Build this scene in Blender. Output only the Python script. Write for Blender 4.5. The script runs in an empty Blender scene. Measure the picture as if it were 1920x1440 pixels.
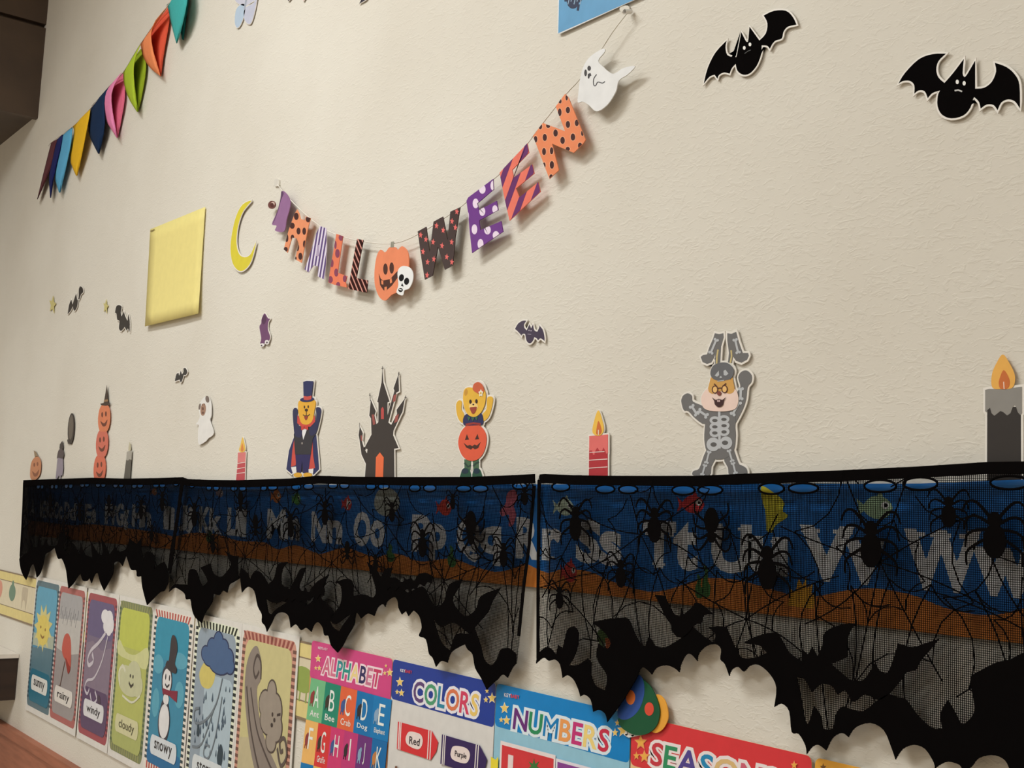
import bpy, bmesh, math, random
from mathutils import Vector, Matrix
random.seed(7)
scene = bpy.context.scene
col = scene.collection

# ------------------------------------------------------------------ camera
F = 2250.0                       # focal length in pixels of a 1920 x 1440 frame
CAMZ = 1.35                      # eye height
D = 0.9068                       # distance from the eye to the decorated wall
def _n(v): return v / v.length
d1 = _n(Vector((-1720, 168, F)))                # along the wall to the left (camera axes: right, down, forward)
d2 = Vector((928, -20600, F)); d2 = _n(d2 - d1 * d1.dot(d2))   # up
AX = -d1; AZ = d2; AY = AZ.cross(AX)            # wall axes: right, up, into the wall
cam_d = bpy.data.cameras.new('camera'); cam = bpy.data.objects.new('camera', cam_d); col.objects.link(cam)
cam_d.sensor_width = 36.0; cam_d.lens = F / 1920 * 36.0; cam_d.clip_start = 0.02
rt = Vector((AX[0], AY[0], AZ[0])); dn = Vector((AX[1], AY[1], AZ[1])); fw = Vector((AX[2], AY[2], AZ[2]))
cam.matrix_world = Matrix(((rt[0], -dn[0], -fw[0], 0), (rt[1], -dn[1], -fw[1], 0), (rt[2], -dn[2], -fw[2], CAMZ), (0, 0, 0, 1)))
scene.camera = cam

# ------------------------------------------------------------------ world, lamps, exposure
w = bpy.data.worlds.new('world'); scene.world = w; w.use_nodes = True
w.node_tree.nodes['Background'].inputs[0].default_value = (1.0, 0.93, 0.84, 1)
w.node_tree.nodes['Background'].inputs[1].default_value = 0.25
scene.view_settings.view_transform = 'Standard'; scene.view_settings.look = 'None'
scene.view_settings.gamma = 1.0; scene.view_settings.use_curve_mapping = False
scene.view_settings.exposure = 0.0
def area(name, loc, sx, sy, power, color):
    l = bpy.data.lights.new(name, 'AREA'); l.shape = 'RECTANGLE'; l.size = sx; l.size_y = sy; l.energy = power; l.color = color
    o = bpy.data.objects.new(name, l); col.objects.link(o); o.location = loc
    return o
WARM = (0.965, 1.0, 0.99)
area('overhead_light', (-1.75, -0.30, 3.00), 1.20, 0.30, 33, WARM)
area('overhead_light', (0.55, -0.75, 3.00), 1.20, 0.30, 14, WARM)
area('overhead_light', (-1.55, -1.95, 3.00), 1.20, 0.30, 30, WARM)
area('overhead_light', (-3.95, -1.05, 2.36), 0.60, 0.60, 19, WARM)  # unseen lamp added under the bulkhead to brighten the left wall

# ------------------------------------------------------------------ helpers
def W(x, y, off=0.0):
    """where the line of sight through a photo point meets the plane standing off the wall: (along wall, height)"""
    r = Vector((x - 960, y - 720, F)); t = (D - off) / r.dot(AY); p = r * t
    return (p.dot(AX), p.dot(AZ) + CAMZ)
def Zm(x0, y0, s, off=0.0):
    return lambda x, y: W(x0 + x / s, y0 + y / s, off)
PX = Zm(0, 0, 1)
def lin(c): 
    c = c / 255.0
    return c / 12.92 if c <= 0.04045 else ((c + 0.055) / 1.055) ** 2.4
MATS = {}
def mat(rgb, rough=0.55, var=0.05, spec=0.35, scale=60.0, sheen=False):
    key = (tuple(rgb), rough, var, spec, scale)
    if key in MATS: return MATS[key]
    m = bpy.data.materials.new('print_%d_%d_%d' % tuple(rgb)); m.use_nodes = True
    nt = m.node_tree; b = nt.nodes['Principled BSDF']
    c = [lin(v) for v in rgb]
    if var > 0:
        tc = nt.nodes.new('ShaderNodeTexCoord'); no = nt.nodes.new('ShaderNodeTexNoise')
        no.inputs['Scale'].default_value = scale; no.inputs['Detail'].default_value = 3
        nt.links.new(tc.outputs['Object'], no.inputs['Vector'])
        mx = nt.nodes.new('ShaderNodeMix'); mx.data_type = 'RGBA'
        mx.inputs[6].default_value = [v * (1 - var * 2) for v in c] + [1]
        mx.inputs[7].default_value = [min(1, v * (1 + var * 2)) for v in c] + [1]
        nt.links.new(no.outputs['Fac'], mx.inputs[0]); nt.links.new(mx.outputs[2], b.inputs['Base Color'])
    else:
        b.inputs['Base Color'].default_value = c + [1]
    b.inputs['Roughness'].default_value = rough
    b.inputs['Specular IOR Level'].default_value = spec if sum(rgb) > 90 else (0.0 if sum(rgb) < 40 else 0.06)
    MATS[key] = m
    return m

def mesh_obj(name, verts, faces, material, parent=None, mats=None, idx=None, smooth=False):
    me = bpy.data.meshes.new(name); me.from_pydata(verts, [], faces)
    if mats:
        for m in mats: me.materials.append(m)
        me.polygons.foreach_set('material_index', idx)
    else:
        me.materials.append(material)
    if smooth: me.polygons.foreach_set('use_smooth', [True] * len(me.polygons))
    me.update()
    o = bpy.data.objects.new(name, me); col.objects.link(o)
    if parent is not None: o.parent = parent
    return o
def area2(p):
    return sum(p[i][0] * p[(i + 1) % len(p)][1] - p[(i + 1) % len(p)][0] * p[i][1] for i in range(len(p))) / 2
def prism_data(polys, off, thick):
    V = []; Fc = []
    off0 = off; thick0 = thick
    for ip, p in enumerate(polys):
        off = off0 + 0.000005 * (ip % 24); thick = thick0 + 0.000005 * (ip % 24)     # overlapping sheets never share a plane
        q = [p[0]]
        for a in p[1:]:
            if abs(a[0] - q[-1][0]) + abs(a[1] - q[-1][1]) > 1e-6: q.append(a)
        p = q
        if len(p) < 3 or abs(area2(p)) < 1e-9: continue
        if area2(p) < 0: p = p[::-1]
        n = len(p); b = len(V)
        V += [(x, D - off, z) for x, z in p] + [(x, D - off + thick, z) for x, z in p]
        Fc.append(list(range(b, b + n))); Fc.append(list(range(b + 2 * n - 1, b + n - 1, -1)))
        for i in range(n):
            j = (i + 1) % n
            Fc.append([b + j, b + i, b + n + i, b + n + j])
    return V, Fc
def sm(pts, n=4, closed=True):
    """smooth a closed (or open) outline"""
    out = []; N = len(pts)
    rng = range(N) if closed else range(N - 1)
    for i in rng:
        if closed: p0, p1, p2, p3 = pts[i - 1], pts[i], pts[(i + 1) % N], pts[(i + 2) % N]
        else: p0, p1, p2, p3 = pts[max(i - 1, 0)], pts[i], pts[i + 1], pts[min(i + 2, N - 1)]
        for k in range(n):
            t = k / n
            out.append(tuple(0.5 * ((2 * p1[a]) + (-p0[a] + p2[a]) * t + (2 * p0[a] - 5 * p1[a] + 4 * p2[a] - p3[a]) * t * t + (-p0[a] + 3 * p1[a] - 3 * p2[a] + p3[a]) * t ** 3) for a in (0, 1)))
    if not closed: out.append(pts[-1])
    return out
def smc(pts, n=4, ang=100.0, closed=False):
    """smooth an outline but keep its sharp points"""
    N = len(pts)
    def sharp(i):
        if not closed and i in (0, N - 1): return True
        a, b, c = pts[i - 1], pts[i], pts[(i + 1) % N]
        u = (a[0] - b[0], a[1] - b[1]); v = (c[0] - b[0], c[1] - b[1]); d = math.hypot(*u) * math.hypot(*v)
        return d == 0 or math.degrees(math.acos(max(-1, min(1, (u[0] * v[0] + u[1] * v[1]) / d)))) < ang
    k = [i for i in range(N) if sharp(i)]
    if closed:
        if not k: return sm(pts, n)
        pts = pts[k[0]:] + pts[:k[0]] + [pts[k[0]]]; k = [i - k[0] for i in k] + [N]
    out = []
    for a, b in zip(k[:-1], k[1:]):
        seg = pts[a:b + 1]
        out += sm(seg, n, False)[:-1] if len(seg) > 2 else [seg[0]]
    if not closed: out.append(pts[-1])
    return out
def el(cx, cy, rx, ry, rot=0.0, n=18):
    c, s = math.cos(math.radians(rot)), math.sin(math.radians(rot))
    return [(cx + rx * math.cos(a) * c - ry * math.sin(a) * s, cy + rx * math.cos(a) * s + ry * math.sin(a) * c) for a in [2 * math.pi * i / n for i in range(n)]]
def rr(x0, y0, x1, y1, r, n=4):
    """rounded rectangle"""
    o = []; r = min(r, abs(x1 - x0) * .49, abs(y1 - y0) * .49)
    for cx, cy, a0 in ((x1 - r, y1 - r, 0), (x0 + r, y1 - r, 90), (x0 + r, y0 + r, 180), (x1 - r, y0 + r, 270)):
        for k in range(n + 1):
            a = math.radians(a0 + 90 * k / n); o.append((cx + r * math.cos(a), cy + r * math.sin(a)))
    return o
def star(cx, cy, rx, ry=None, rot=0.0, inner=0.45, n=5):
    ry = ry or rx; o = []
    for i in range(2 * n):
        a = math.radians(rot - 90) + math.pi * i / n; k = 1 if i % 2 == 0 else inner
        o.append((cx + rx * k * math.cos(a), cy + ry * k * math.sin(a)))
    return o
def st(pts, wd, wd2=None):
    """a stroke along a line as an outline"""
    L = []; R = []; N = len(pts); wd2 = wd if wd2 is None else wd2
    for i, p in enumerate(pts):
        a = pts[max(i - 1, 0)]; b = pts[min(i + 1, N - 1)]
        dx, dy = b[0] - a[0], b[1] - a[1]; l = math.hypot(dx, dy) or 1
        h = (wd + (wd2 - wd) * i / (N - 1)) / 2
        L.append((p[0] - dy / l * h, p[1] + dx / l * h)); R.append((p[0] + dy / l * h, p[1] - dx / l * h))
    return L + R[::-1]
def clip(subject, convex):
    """keep the part of an outline that lies inside a convex shape"""
    if area2(convex) < 0: convex = convex[::-1]
    out = subject
    for i in range(len(convex)):
        a, b = convex[i], convex[(i + 1) % len(convex)]
        ins = lambda p: (b[0] - a[0]) * (p[1] - a[1]) - (b[1] - a[1]) * (p[0] - a[0]) >= 0
        src = out; out = []
        for j in range(len(src)):
            p, q = src[j - 1], src[j]
            ip, iq = ins(p), ins(q)
            if ip != iq:
                d = (b[0] - a[0]) * (q[1] - p[1]) - (b[1] - a[1]) * (q[0] - p[0])
                t = -((b[0] - a[0]) * (p[1] - a[1]) - (b[1] - a[1]) * (p[0] - a[0])) / d if d else 0
                out.append((p[0] + t * (q[0] - p[0]), p[1] + t * (q[1] - p[1])))
            if iq: out.append(q)
        if not out: return []
    return out
def stripes(shape, direction, width, gap, phase=0.0):
    """stripes across a shape: list of clipped outlines"""
    dx, dy = direction; l = math.hypot(dx, dy); dx /= l; dy /= l; nx, ny = -dy, dx
    pr = [p[0] * nx + p[1] * ny for p in shape]; res = []
    t = math.floor(min(pr) / (width + gap)) * (width + gap) + phase
    B = 5000
    while t < max(pr):
        q = [(nx * t - dx * B, ny * t - dy * B), (nx * (t + width) - dx * B, ny * (t + width) - dy * B), (nx * (t + width) + dx * B, ny * (t + width) + dy * B), (nx * t + dx * B, ny * t + dy * B)]
        c = clip(shape, q)
        if c: res.append(c)
        t += width + gap
    return res
def outset(p, d):
    """grow a wall-space outline by d metres"""
    if area2(p) < 0: p = p[::-1]
    n = len(p); o = []
    for i in range(n):
        a, b, c = p[i - 1], p[i], p[(i + 1) % n]
        e1 = (b[0] - a[0], b[1] - a[1]); e2 = (c[0] - b[0], c[1] - b[1])
        l1 = math.hypot(*e1) or 1e-9; l2 = math.hypot(*e2) or 1e-9
        n1 = (e1[1] / l1, -e1[0] / l1); n2 = (e2[1] / l2, -e2[0] / l2)
        nx, ny = n1[0] + n2[0], n1[1] + n2[1]; l = math.hypot(nx, ny)
        if l < 0.35: nx, ny, l = n1[0], n1[1], 1
        nx /= l; ny /= l; k = 1 / max(0.6, nx * n1[0] + ny * n1[1])
        o.append((b[0] + nx * d * k, b[1] + ny * d * k))
    return o

ONE = dict(spots='spot', stars='star', stripes='stripe', eyes='eye', feet='foot', teeth='tooth', spats='spat', trees='tree', spot_edges='spot_edge', toes='toe', skull_holes='skull_hole', ear_bones='ear_bone', arm_bones='arm_bone', leg_bones='leg_bone', rib_gaps='rib_gap', face_marks='face_mark', frame_dashes='frame_dash', frame_stripes='frame_stripe', rain_drops='rain_drop', wind_swirls='wind_swirl', music_notes='music_note', face='face_mark', gust_streaks='gust_streak', glasses='glasses_part', print_feathers='print_feather', pumpkin_face='pumpkin_face_mark', cap_skull='cap_skull_mark', ribs='rib')
def clusters(P):
    """group outlines whose boxes touch"""
    bb = [(min(q[0] for q in p), min(q[1] for q in p), max(q[0] for q in p), max(q[1] for q in p)) for p in P]
    g = list(range(len(P)))
    for i in range(len(P)):
        for j in range(i):
            a, b = bb[i], bb[j]
            if a[0] <= b[2] and b[0] <= a[2] and a[1] <= b[3] and b[1] <= a[3] and g[i] != g[j]:
                o, n = g[i], g[j]; g = [n if k == o else k for k in g]
    return [[P[i] for i in range(len(P)) if g[i] == k] for k in sorted(set(g))]
class Thing:
    """a top-level thing: an Empty with its parts; map = drawing plane, off = how far it stands off the wall"""
    def __init__(self, name, label, cat, mp=PX, off=0.003, group=None, step=0.00014):
        self.o = bpy.data.objects.new(name, None); self.o.empty_display_size = 0.03; col.objects.link(self.o)
        self.o['label'] = label; self.o['category'] = cat
        if group: self.o['group'] = group
        self.mp = mp; self.off = off; self.step = step; self.lv = 0; self.parts = []; self.out = []
    def _reg(self, o, parent, label):
        o.parent = parent or self.o
        if label: o['label'] = label
        self.parts.append(o); return o
    def part(self, name, shapes, rgb, parent=None, up=True, thick=None, rough=0.5, label=None, mp=None, edge=0.0, var=0.05, lift=0.0):
        """one part made of one or several outlines (drawing coordinates)"""
        mp = mp or self.mp
        if shapes and isinstance(shapes[0][0], (int, float)): shapes = [shapes]
        P = [[mp(*q) for q in s] for s in shapes if len(s) > 2]
        if edge: self.out += [outset(p, edge) for p in P]
        if up: self.lv += 1
        m_ = mat(rgb, rough, var)
        cl = clusters(P) if len(P) > 1 else [P]
        small = min(max(max(q[a] for p in c for q in p) - min(q[a] for p in c for q in p) for a in (0, 1)) for c in cl) if cl else 1
        first = None
        if len(cl) > 1 and len(cl) <= 24 and small > 0.0035:
            for c in cl:
                V, Fc = prism_data(c, self.off + self.lv * self.step + lift, thick or self.step * 1.1)
                o = self._reg(mesh_obj(ONE.get(name, name), V, Fc, m_), parent, label); first = first or o
            return first
        V, Fc = prism_data(P, self.off + self.lv * self.step + lift, thick or self.step * 1.1)
        o = self._reg(mesh_obj(name, V, Fc, m_), parent, label)
        if len(cl) > 1: o['kind'] = 'stuff'
        return o
    def backing(self, rgb=(236, 230, 222), name='paper_backing', shapes=None, thick=0.0012, rough=0.35, mp=None):
        mp = mp or self.mp
        P = self.out + ([[mp(*q) for q in s] for s in shapes] if shapes else [])
        V, Fc = prism_data(P, self.off, thick)
        return self._reg(mesh_obj(name, V, Fc, mat(rgb, rough, 0.03)), None, None)
    def add(self, o, parent=None, label=None): return self._reg(o, parent, label)
    def done(self):
        mn = Vector((1e9,) * 3); mxv = Vector((-1e9,) * 3)
        for p in self.parts:
            for v in p.data.vertices:
                for a in range(3):
                    mn[a] = min(mn[a], v.co[a]); mxv[a] = max(mxv[a], v.co[a])
        base = Vector(((mn[0] + mxv[0]) / 2, mxv[1], mn[2]))
        self.o.location = base
        for p in self.parts: p.data.transform(Matrix.Translation(-base))
        return self.o

def tube_data(pts, r, n=6):
    V = []; Fc = []
    for i, p in enumerate(pts):
        a = Vector(pts[max(i - 1, 0)]); b = Vector(pts[min(i + 1, len(pts) - 1)]); t = (b - a).normalized()
        u = t.cross(Vector((0.13, 0.9, 0.2))).normalized(); v = t.cross(u)
        for k in range(n):
            c = 2 * math.pi * k / n; q = Vector(p) + (u * math.cos(c) + v * math.sin(c)) * r; V.append(tuple(q))
    for i in range(len(pts) - 1):
        for k in range(n):
            Fc.append([i * n + k, i * n + (k + 1) % n, (i + 1) * n + (k + 1) % n, (i + 1) * n + k])
    return V, Fc
def tube(name, pts, r, rgb, n=6, rough=0.6):
    V, Fc = tube_data(pts, r, n); return mesh_obj(name, V, Fc, mat(rgb, rough, 0.04), smooth=True)

# ---- lettering with the built-in font
GL = {}
def glyph(ch, offset=0.0):
    key = (ch, offset)
    if key in GL: return GL[key]
    cu = bpy.data.curves.new('glyph', 'FONT'); cu.body = ch; cu.offset = offset; cu.resolution_u = 3
    o = bpy.data.objects.new('glyph', cu); col.objects.link(o)
    dg = bpy.context.evaluated_depsgraph_get(); me = bpy.data.meshes.new_from_object(o.evaluated_get(dg))
    V = [(v.co.x, v.co.y) for v in me.vertices]; Fc = [list(p.vertices) for p in me.polygons]
    bpy.data.objects.remove(o); bpy.data.curves.remove(cu); bpy.data.meshes.remove(me)
    GL[key] = (V, Fc); return GL[key]
def bbox(V): return min(v[0] for v in V), min(v[1] for v in V), max(v[0] for v in V), max(v[1] for v in V)
def quadmap(mp, q):
    """q = TL, TR, BR, BL in drawing coordinates -> function of (s right, t down)"""
    c = [mp(*p) for p in q]
    def f(s, t):
        a = [c[0][k] + (c[1][k] - c[0][k]) * s for k in (0, 1)]; b = [c[3][k] + (c[2][k] - c[3][k]) * s for k in (0, 1)]
        return (a[0] + (b[0] - a[0]) * t, a[1] + (b[1] - a[1]) * t)
    return f
def place_glyphs(text, f, offset=0.0, full=False):
    """yields (char, verts in wall space, faces) spread over the unit square of f"""
    gl = []; x = 0.0; lo = 0.0; hi = 0.0
    for ch in text:
        if ch == ' ': x += 0.3; continue
        V, _ = glyph(ch); b = bbox(V)
        gl.append((ch, x - b[0])); x += (b[2] - b[0]) + 0.09
        lo = min(lo, b[1]); hi = max(hi, b[3])
    x -= 0.09
    out = []
    for ch, dx in gl:
        V, Fc = glyph(ch, offset)
        out.append((ch, [f((vx + dx) / x, (hi - vy) / (hi - lo)) for vx, vy in V], Fc))
    return out
def flat_data(items, off):
    V = []; Fc = []
    for ig, (ch, P, G) in enumerate(items):
        off += 0.000003 if ig else 0
        b = len(V); V += [(p[0], D - off, p[1]) for p in P]; Fc += [[b + i for i in g] for g in G]
    return V, Fc
def text(th, name, txt, f, rgb, offset=0.0, parent=None, up=True, label=None):
    if up: th.lv += 1
    V, Fc = flat_data(place_glyphs(txt, f, offset), th.off + th.lv * th.step + 0.0001)
    return th.add(mesh_obj(name, V, Fc, mat(rgb, 0.5, 0.0)), parent, label)
def title(th, txt, f, colors, halo=(246, 240, 240), tint=None, ho=0.10, bold=0.02, parent=None):
    th.lv += 1
    V, Fc = flat_data([q for k in (0.0, ho * .35, ho * .7, ho) for q in place_glyphs(txt, f, k)], th.off + th.lv * th.step - .0001)
    root = th.add(mesh_obj('title_outline', V, Fc, mat(halo, 0.5, 0.0)), parent)
    th.lv += 1
    for (ch, P, G), (_, P0, G0), c in zip(place_glyphs(txt, f, bold), place_glyphs(txt, f, 0.0), colors):
        both = [(ch, P0, G0)] if ch == 'M' else [(ch, P, G), (ch, P0, G0)]
        V, Fc = flat_data(both, th.off + th.lv * th.step)
        th.add(mesh_obj('title_letter', V, Fc, mat(c, 0.5, 0.0)), root)

# ------------------------------------------------------------------ setting
def box(name, x0, x1, y0, y1, z0, z1, material):
    V = [(x, y, z) for x in (x0, x1) for y in (y0, y1) for z in (z0, z1)]
    return mesh_obj(name, V, [[0, 1, 3, 2], [4, 6, 7, 5], [0, 4, 5, 1], [2, 3, 7, 6], [0, 2, 6, 4], [1, 5, 7, 3]], material)
def structure(o, kind='structure'):
    o['kind'] = kind; return o
def wall_material():
    m = bpy.data.materials.new('embossed_wallpaper'); m.use_nodes = True; nt = m.node_tree; b = nt.nodes['Principled BSDF']
    N = nt.nodes.new; L = nt.links.new
    tc = N('ShaderNodeTexCoord')
    mp1 = N('ShaderNodeMapping'); mp1.inputs['Scale'].default_value = (80, 80, 170); L(tc.outputs['Object'], mp1.inputs['Vector'])
    n1 = N('ShaderNodeTexNoise'); n1.inputs['Scale'].default_value = 1.0; n1.inputs['Detail'].default_value = 4; n1.inputs['Distortion'].default_value = 1.2
    L(mp1.outputs[0], n1.inputs['Vector'])
    r1 = N('ShaderNodeValToRGB'); r1.color_ramp.elements[0].position = 0.50; r1.color_ramp.elements[1].position = 0.66
    L(n1.outputs['Fac'], r1.inputs['Fac'])
    n2 = N('ShaderNodeTexNoise'); n2.inputs['Scale'].default_value = 420; n2.inputs['Detail'].default_value = 2; L(tc.outputs['Object'], n2.inputs['Vector'])
    mx = N('ShaderNodeMath'); mx.operation = 'MULTIPLY_ADD'; mx.inputs[1].default_value = 0.25; L(n2.outputs['Fac'], mx.inputs[0]); L(r1.outputs['Color'], mx.inputs[2])
    bp = N('ShaderNodeBump'); bp.inputs['Strength'].default_value = 0.32; bp.inputs['Distance'].default_value = 0.0008
    L(mx.outputs[0], bp.inputs['Height']); L(bp.outputs[0], b.inputs['Normal'])
    n3 = N('ShaderNodeTexNoise'); n3.inputs['Scale'].default_value = 3.0; n3.inputs['Detail'].default_value = 5; L(tc.outputs['Object'], n3.inputs['Vector'])
    cr = N('ShaderNodeValToRGB')
    cr.color_ramp.elements[0].position = 0.30; cr.color_ramp.elements[0].color = (lin(218), lin(211), lin(199), 1)
    cr.color_ramp.elements[1].position = 0.62; cr.color_ramp.elements[1].color = (lin(225), lin(219), lin(208), 1)
    L(n3.outputs['Fac'], cr.inputs['Fac']); L(cr.outputs['Color'], b.inputs['Base Color'])
    b.inputs['Roughness'].default_value = 0.75; b.inputs['Specular IOR Level'].default_value = 0.2
    return m
def wood_material(name, dark, light, scale=(3, 3, 40)):
    m = bpy.data.materials.new(name); m.use_nodes = True; nt = m.node_tree; b = nt.nodes['Principled BSDF']
    tc = nt.nodes.new('ShaderNodeTexCoord'); mp = nt.nodes.new('ShaderNodeMapping'); mp.inputs['Scale'].default_value = scale
    no = nt.nodes.new('ShaderNodeTexNoise'); no.inputs['Scale'].default_value = 1.5; no.inputs['Detail'].default_value = 6
    cr = nt.nodes.new('ShaderNodeValToRGB')
    cr.color_ramp.elements[0].position = 0.3; cr.color_ramp.elements[0].color = [lin(v) for v in dark] + [1]
    cr.color_ramp.elements[1].position = 0.7; cr.color_ramp.elements[1].color = [lin(v) for v in light] + [1]
    nt.links.new(tc.outputs['Object'], mp.inputs['Vector']); nt.links.new(mp.outputs[0], no.inputs['Vector'])
    nt.links.new(no.outputs['Fac'], cr.inputs['Fac']); nt.links.new(cr.outputs['Color'], b.inputs['Base Color'])
    b.inputs['Roughness'].default_value = 0.5
    return m
M_WALL = wall_material()
M_DARKWOOD = wood_material('dark_bulkhead_board', (62, 47, 36), (80, 62, 47), (4, 4, 4))
M_WAINSCOT = wood_material('brown_wainscot', (150, 88, 62), (176, 108, 80), (6, 6, 60))
M_FLOOR = wood_material('floor_boards', (150, 130, 106), (172, 150, 124), (20, 3, 3))
XL, XR, YF, ZC = -4.7, 1.9, -2.7, 3.05
structure(box('wall_back', XL, XR, D, D + 0.12, 0, ZC, M_WALL))
structure(box('wall_left', XL - 0.12, XL, YF, D + 0.12, 0, ZC, M_WALL))
structure(box('wall_right', XR, XR + 0.12, YF, D + 0.12, 0, ZC, M_WALL))
structure(box('wall_front', XL, XR, YF - 0.12, YF, 0, ZC, M_WALL))
structure(box('floor', XL - 0.12, XR + 0.12, YF - 0.12, D + 0.12, -0.1, 0, M_FLOOR))
structure(box('ceiling', XL - 0.12, XR + 0.12, YF - 0.12, D + 0.12, ZC, ZC + 0.1, mat((232, 226, 214), 0.8, 0.03)))
# lowered dark bulkhead at the far end of the room, with one board joint across its face
XE, ZE = W(71, 222)
ZJ = W(84, 52)[1]
bulk = structure(box('trim_1', XL, XE - 0.02, YF, D, ZE + 0.012, ZC, M_DARKWOOD)); bulk.name = 'trim_1'
for k, (z0, z1) in enumerate(((ZE, ZJ - 0.006), (ZJ + 0.006, ZC))):
    b = box('panel', XE - 0.02, XE, YF, D, z0, z1, M_DARKWOOD); b.parent = bulk
wx, wz = W(64, 1388)
structure(box('trim_2', XL, XR, D - 0.012, D, 0.0, wz, M_WAINSCOT))
structure(box('trim_3', XL, XR, D - 0.018, D, wz - 0.02, wz + 0.002, M_WAINSCOT))

# ------------------------------------------------------------------ alphabet border strip (under the lace) 
OFF_STRIP = 0.004
strip = Thing('alphabet_banner', 'long blue underwater alphabet banner with white letters behind the black lace', 'banner', Zm(0, 0, 1, OFF_STRIP), OFF_STRIP)
top = [(52, 906), (330, 908), (624, 909), (1726, 906.6), (1893, 900), (2100, 893)]
bot = [(2100, 1229), (1920, 1208), (1030, 1104), (565, 1058), (314, 1029), (116, 1010), (52, 1003)]
strip.part('sheet', top + bot, (26, 106, 182), rough=0.35, thick=0.001)
wave = [(53, 975), (135, 985), (173, 983), (260, 993), (311, 1002), (328, 1006), (360, 999), (406, 1002), (439, 1012), (460, 1015), (496, 1017), (521, 1030), (555, 1022), (596, 1038), (615, 1035), (646, 1027), (677, 1036), (705, 1045), (730, 1038), (756, 1041), (790, 1053), (846, 1047), (884, 1060), (928, 1072), (959, 1067), (984, 1057), (1008, 1067), (1030, 1074), (1056, 1067), (1106, 1072), (1147, 1090), (1214, 1109), (1258, 1104), (1310, 1086), (1339, 1084), (1386, 1088), (1458, 1108), (1488, 1116), (1531, 1118), (1581, 1108), (1628, 1103), (1677, 1108), (1721, 1119), (1773, 1140), (1823, 1151), (1867, 1153), (1920, 1141), (2000, 1130), (2100, 1160)]
strip.part('sand', sm(wave, 3, False) + bot, (216, 130, 54), rough=0.4)
strip.lv += 1
LET = [('A', 57, 66, 938, 967), ('B', 77, 93, 941, 969), ('b', 94, 101, 945, 970), ('C', 102, 110, 943, 971), ('c', 111, 117, 951, 972), ('D', 122, 131, 943, 973), ('d', 133, 143, 945, 974),
 ('E', 161, 171, 947, 979), ('e', 172, 180, 957, 979), ('F', 199, 210, 947, 981), ('f', 211, 218, 950, 982), ('G', 220, 232, 946, 984), ('g', 233, 241, 958, 991), ('H', 250, 267, 948, 986), ('h', 268, 283, 950, 987),
 ('I', 311, 318, 952, 990), ('i', 320, 326, 954, 991), ('J', 339, 351, 950, 994), ('j', 353, 361, 953, 998), ('K', 376, 393, 953, 997), ('k', 395, 413, 956, 998), ('L', 429, 444, 955, 1001), ('l', 448, 458, 958, 1003),
 ('M', 504, 534, 958, 1008), ('m', 537, 561, 975, 1009), ('N', 587, 611, 963, 1014), ('n', 616, 640, 979, 1016), ('O', 666, 694, 963, 1021), ('o', 697, 720, 979, 1022), ('P', 776, 805, 969, 1031), ('p', 809, 835, 986, 1047),
 ('Q', 860, 899, 974, 1049), ('q', 904, 937, 991, 1056), ('R', 972, 1009, 975, 1044), ('r', 1021, 1050, 996, 1047), ('S', 1085, 1124, 979, 1052), ('s', 1129, 1162, 1001, 1056), ('T', 1211, 1264, 982, 1060), ('t', 1268, 1304, 992, 1064),
 ('U', 1340, 1405, 988, 1070), ('u', 1410, 1470, 1012, 1074), ('V', 1509, 1593, 992, 1085), ('v', 1594, 1650, 1020, 1090), ('W', 1703, 1831, 1000, 1103), ('w', 1833, 1940, 1035, 1112)]
M_LET = mat((238, 238, 240), 0.4, 0.0)
def tilt(x, y): return (y - 888.0) / (x + 760.0)          # slope of a level line on the wall at this point
def wquad(x0, x1, y0, y1):
    xm = (x0 + x1) / 2; a = tilt(xm, y0) * (x1 - x0) / 2; b = tilt(xm, y1) * (x1 - x0) / 2
    ln = -0.045 * (y1 - y0) * (1 - xm / 1900)
    return [(x0, y0 - a), (x1, y0 + a), (x1 + ln, y1 + b), (x0 + ln, y1 - b)]
SERIF = {'T': [(.28, .94, .72, 1.0), (0, 0, .16, .30), (.84, 0, 1, .30)], 'U': [(-.06, 0, .32, .07), (.68, 0, 1.06, .07)], 'V': [(-.08, 0, .36, .08), (.64, 0, 1.08, .08)], 'W': [(-.04, 0, .26, .08), (.34, 0, .64, .08), (.76, 0, 1.04, .08)], 'R': [(-.08, .92, .34, 1), (-.08, 0, .2, .08), (.72, .92, 1.08, 1)], 'P': [(-.08, .92, .4, 1), (-.08, 0, .2, .08)], 'r': [(-.08, .93, .7, 1), (-.1, 0, .3, .1)], 't': [(.3, .92, 1.0, 1.0)], 'u': [(-.08, 0, .3, .09), (.6, 0, .98, .09), (.7, .91, 1.1, 1)], 'v': [(-.1, 0, .38, .1), (.62, 0, 1.1, .1)], 'w': [(-.05, 0, .26, .09), (.35, 0, .64, .09), (.76, 0, 1.05, .09)], 'N': [(-.1, .93, .3, 1), (-.1, 0, .2, .07)], 'M': [(-.06, .93, .26, 1), (.74, .93, 1.06, 1)], 'm': [(-.05, .92, .26, 1), (.38, .92, .62, 1), (.74, .92, 1.05, 1)], 'n': [(-.08, .92, .38, 1), (.62, .92, 1.08, 1)]}
for ch, x0, x1, y0, y1 in LET:
    f = quadmap(strip.mp, wquad(x0, x1, y0, y1))
    it = place_glyphs(ch, f, 0.045)
    V, Fc = flat_data(it, OFF_STRIP + strip.lv * strip.step)
    for a, b, c, d in SERIF.get(ch, []):
        n = len(V); V += [(p[0], D - OFF_STRIP - strip.lv * strip.step - 0.00003, p[1]) for p in (f(a, b), f(c, b), f(c, d), f(a, d))]; Fc.append([n, n + 1, n + 2, n + 3])
    strip.add(mesh_obj('letter', V, Fc, M_LET))
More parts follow.
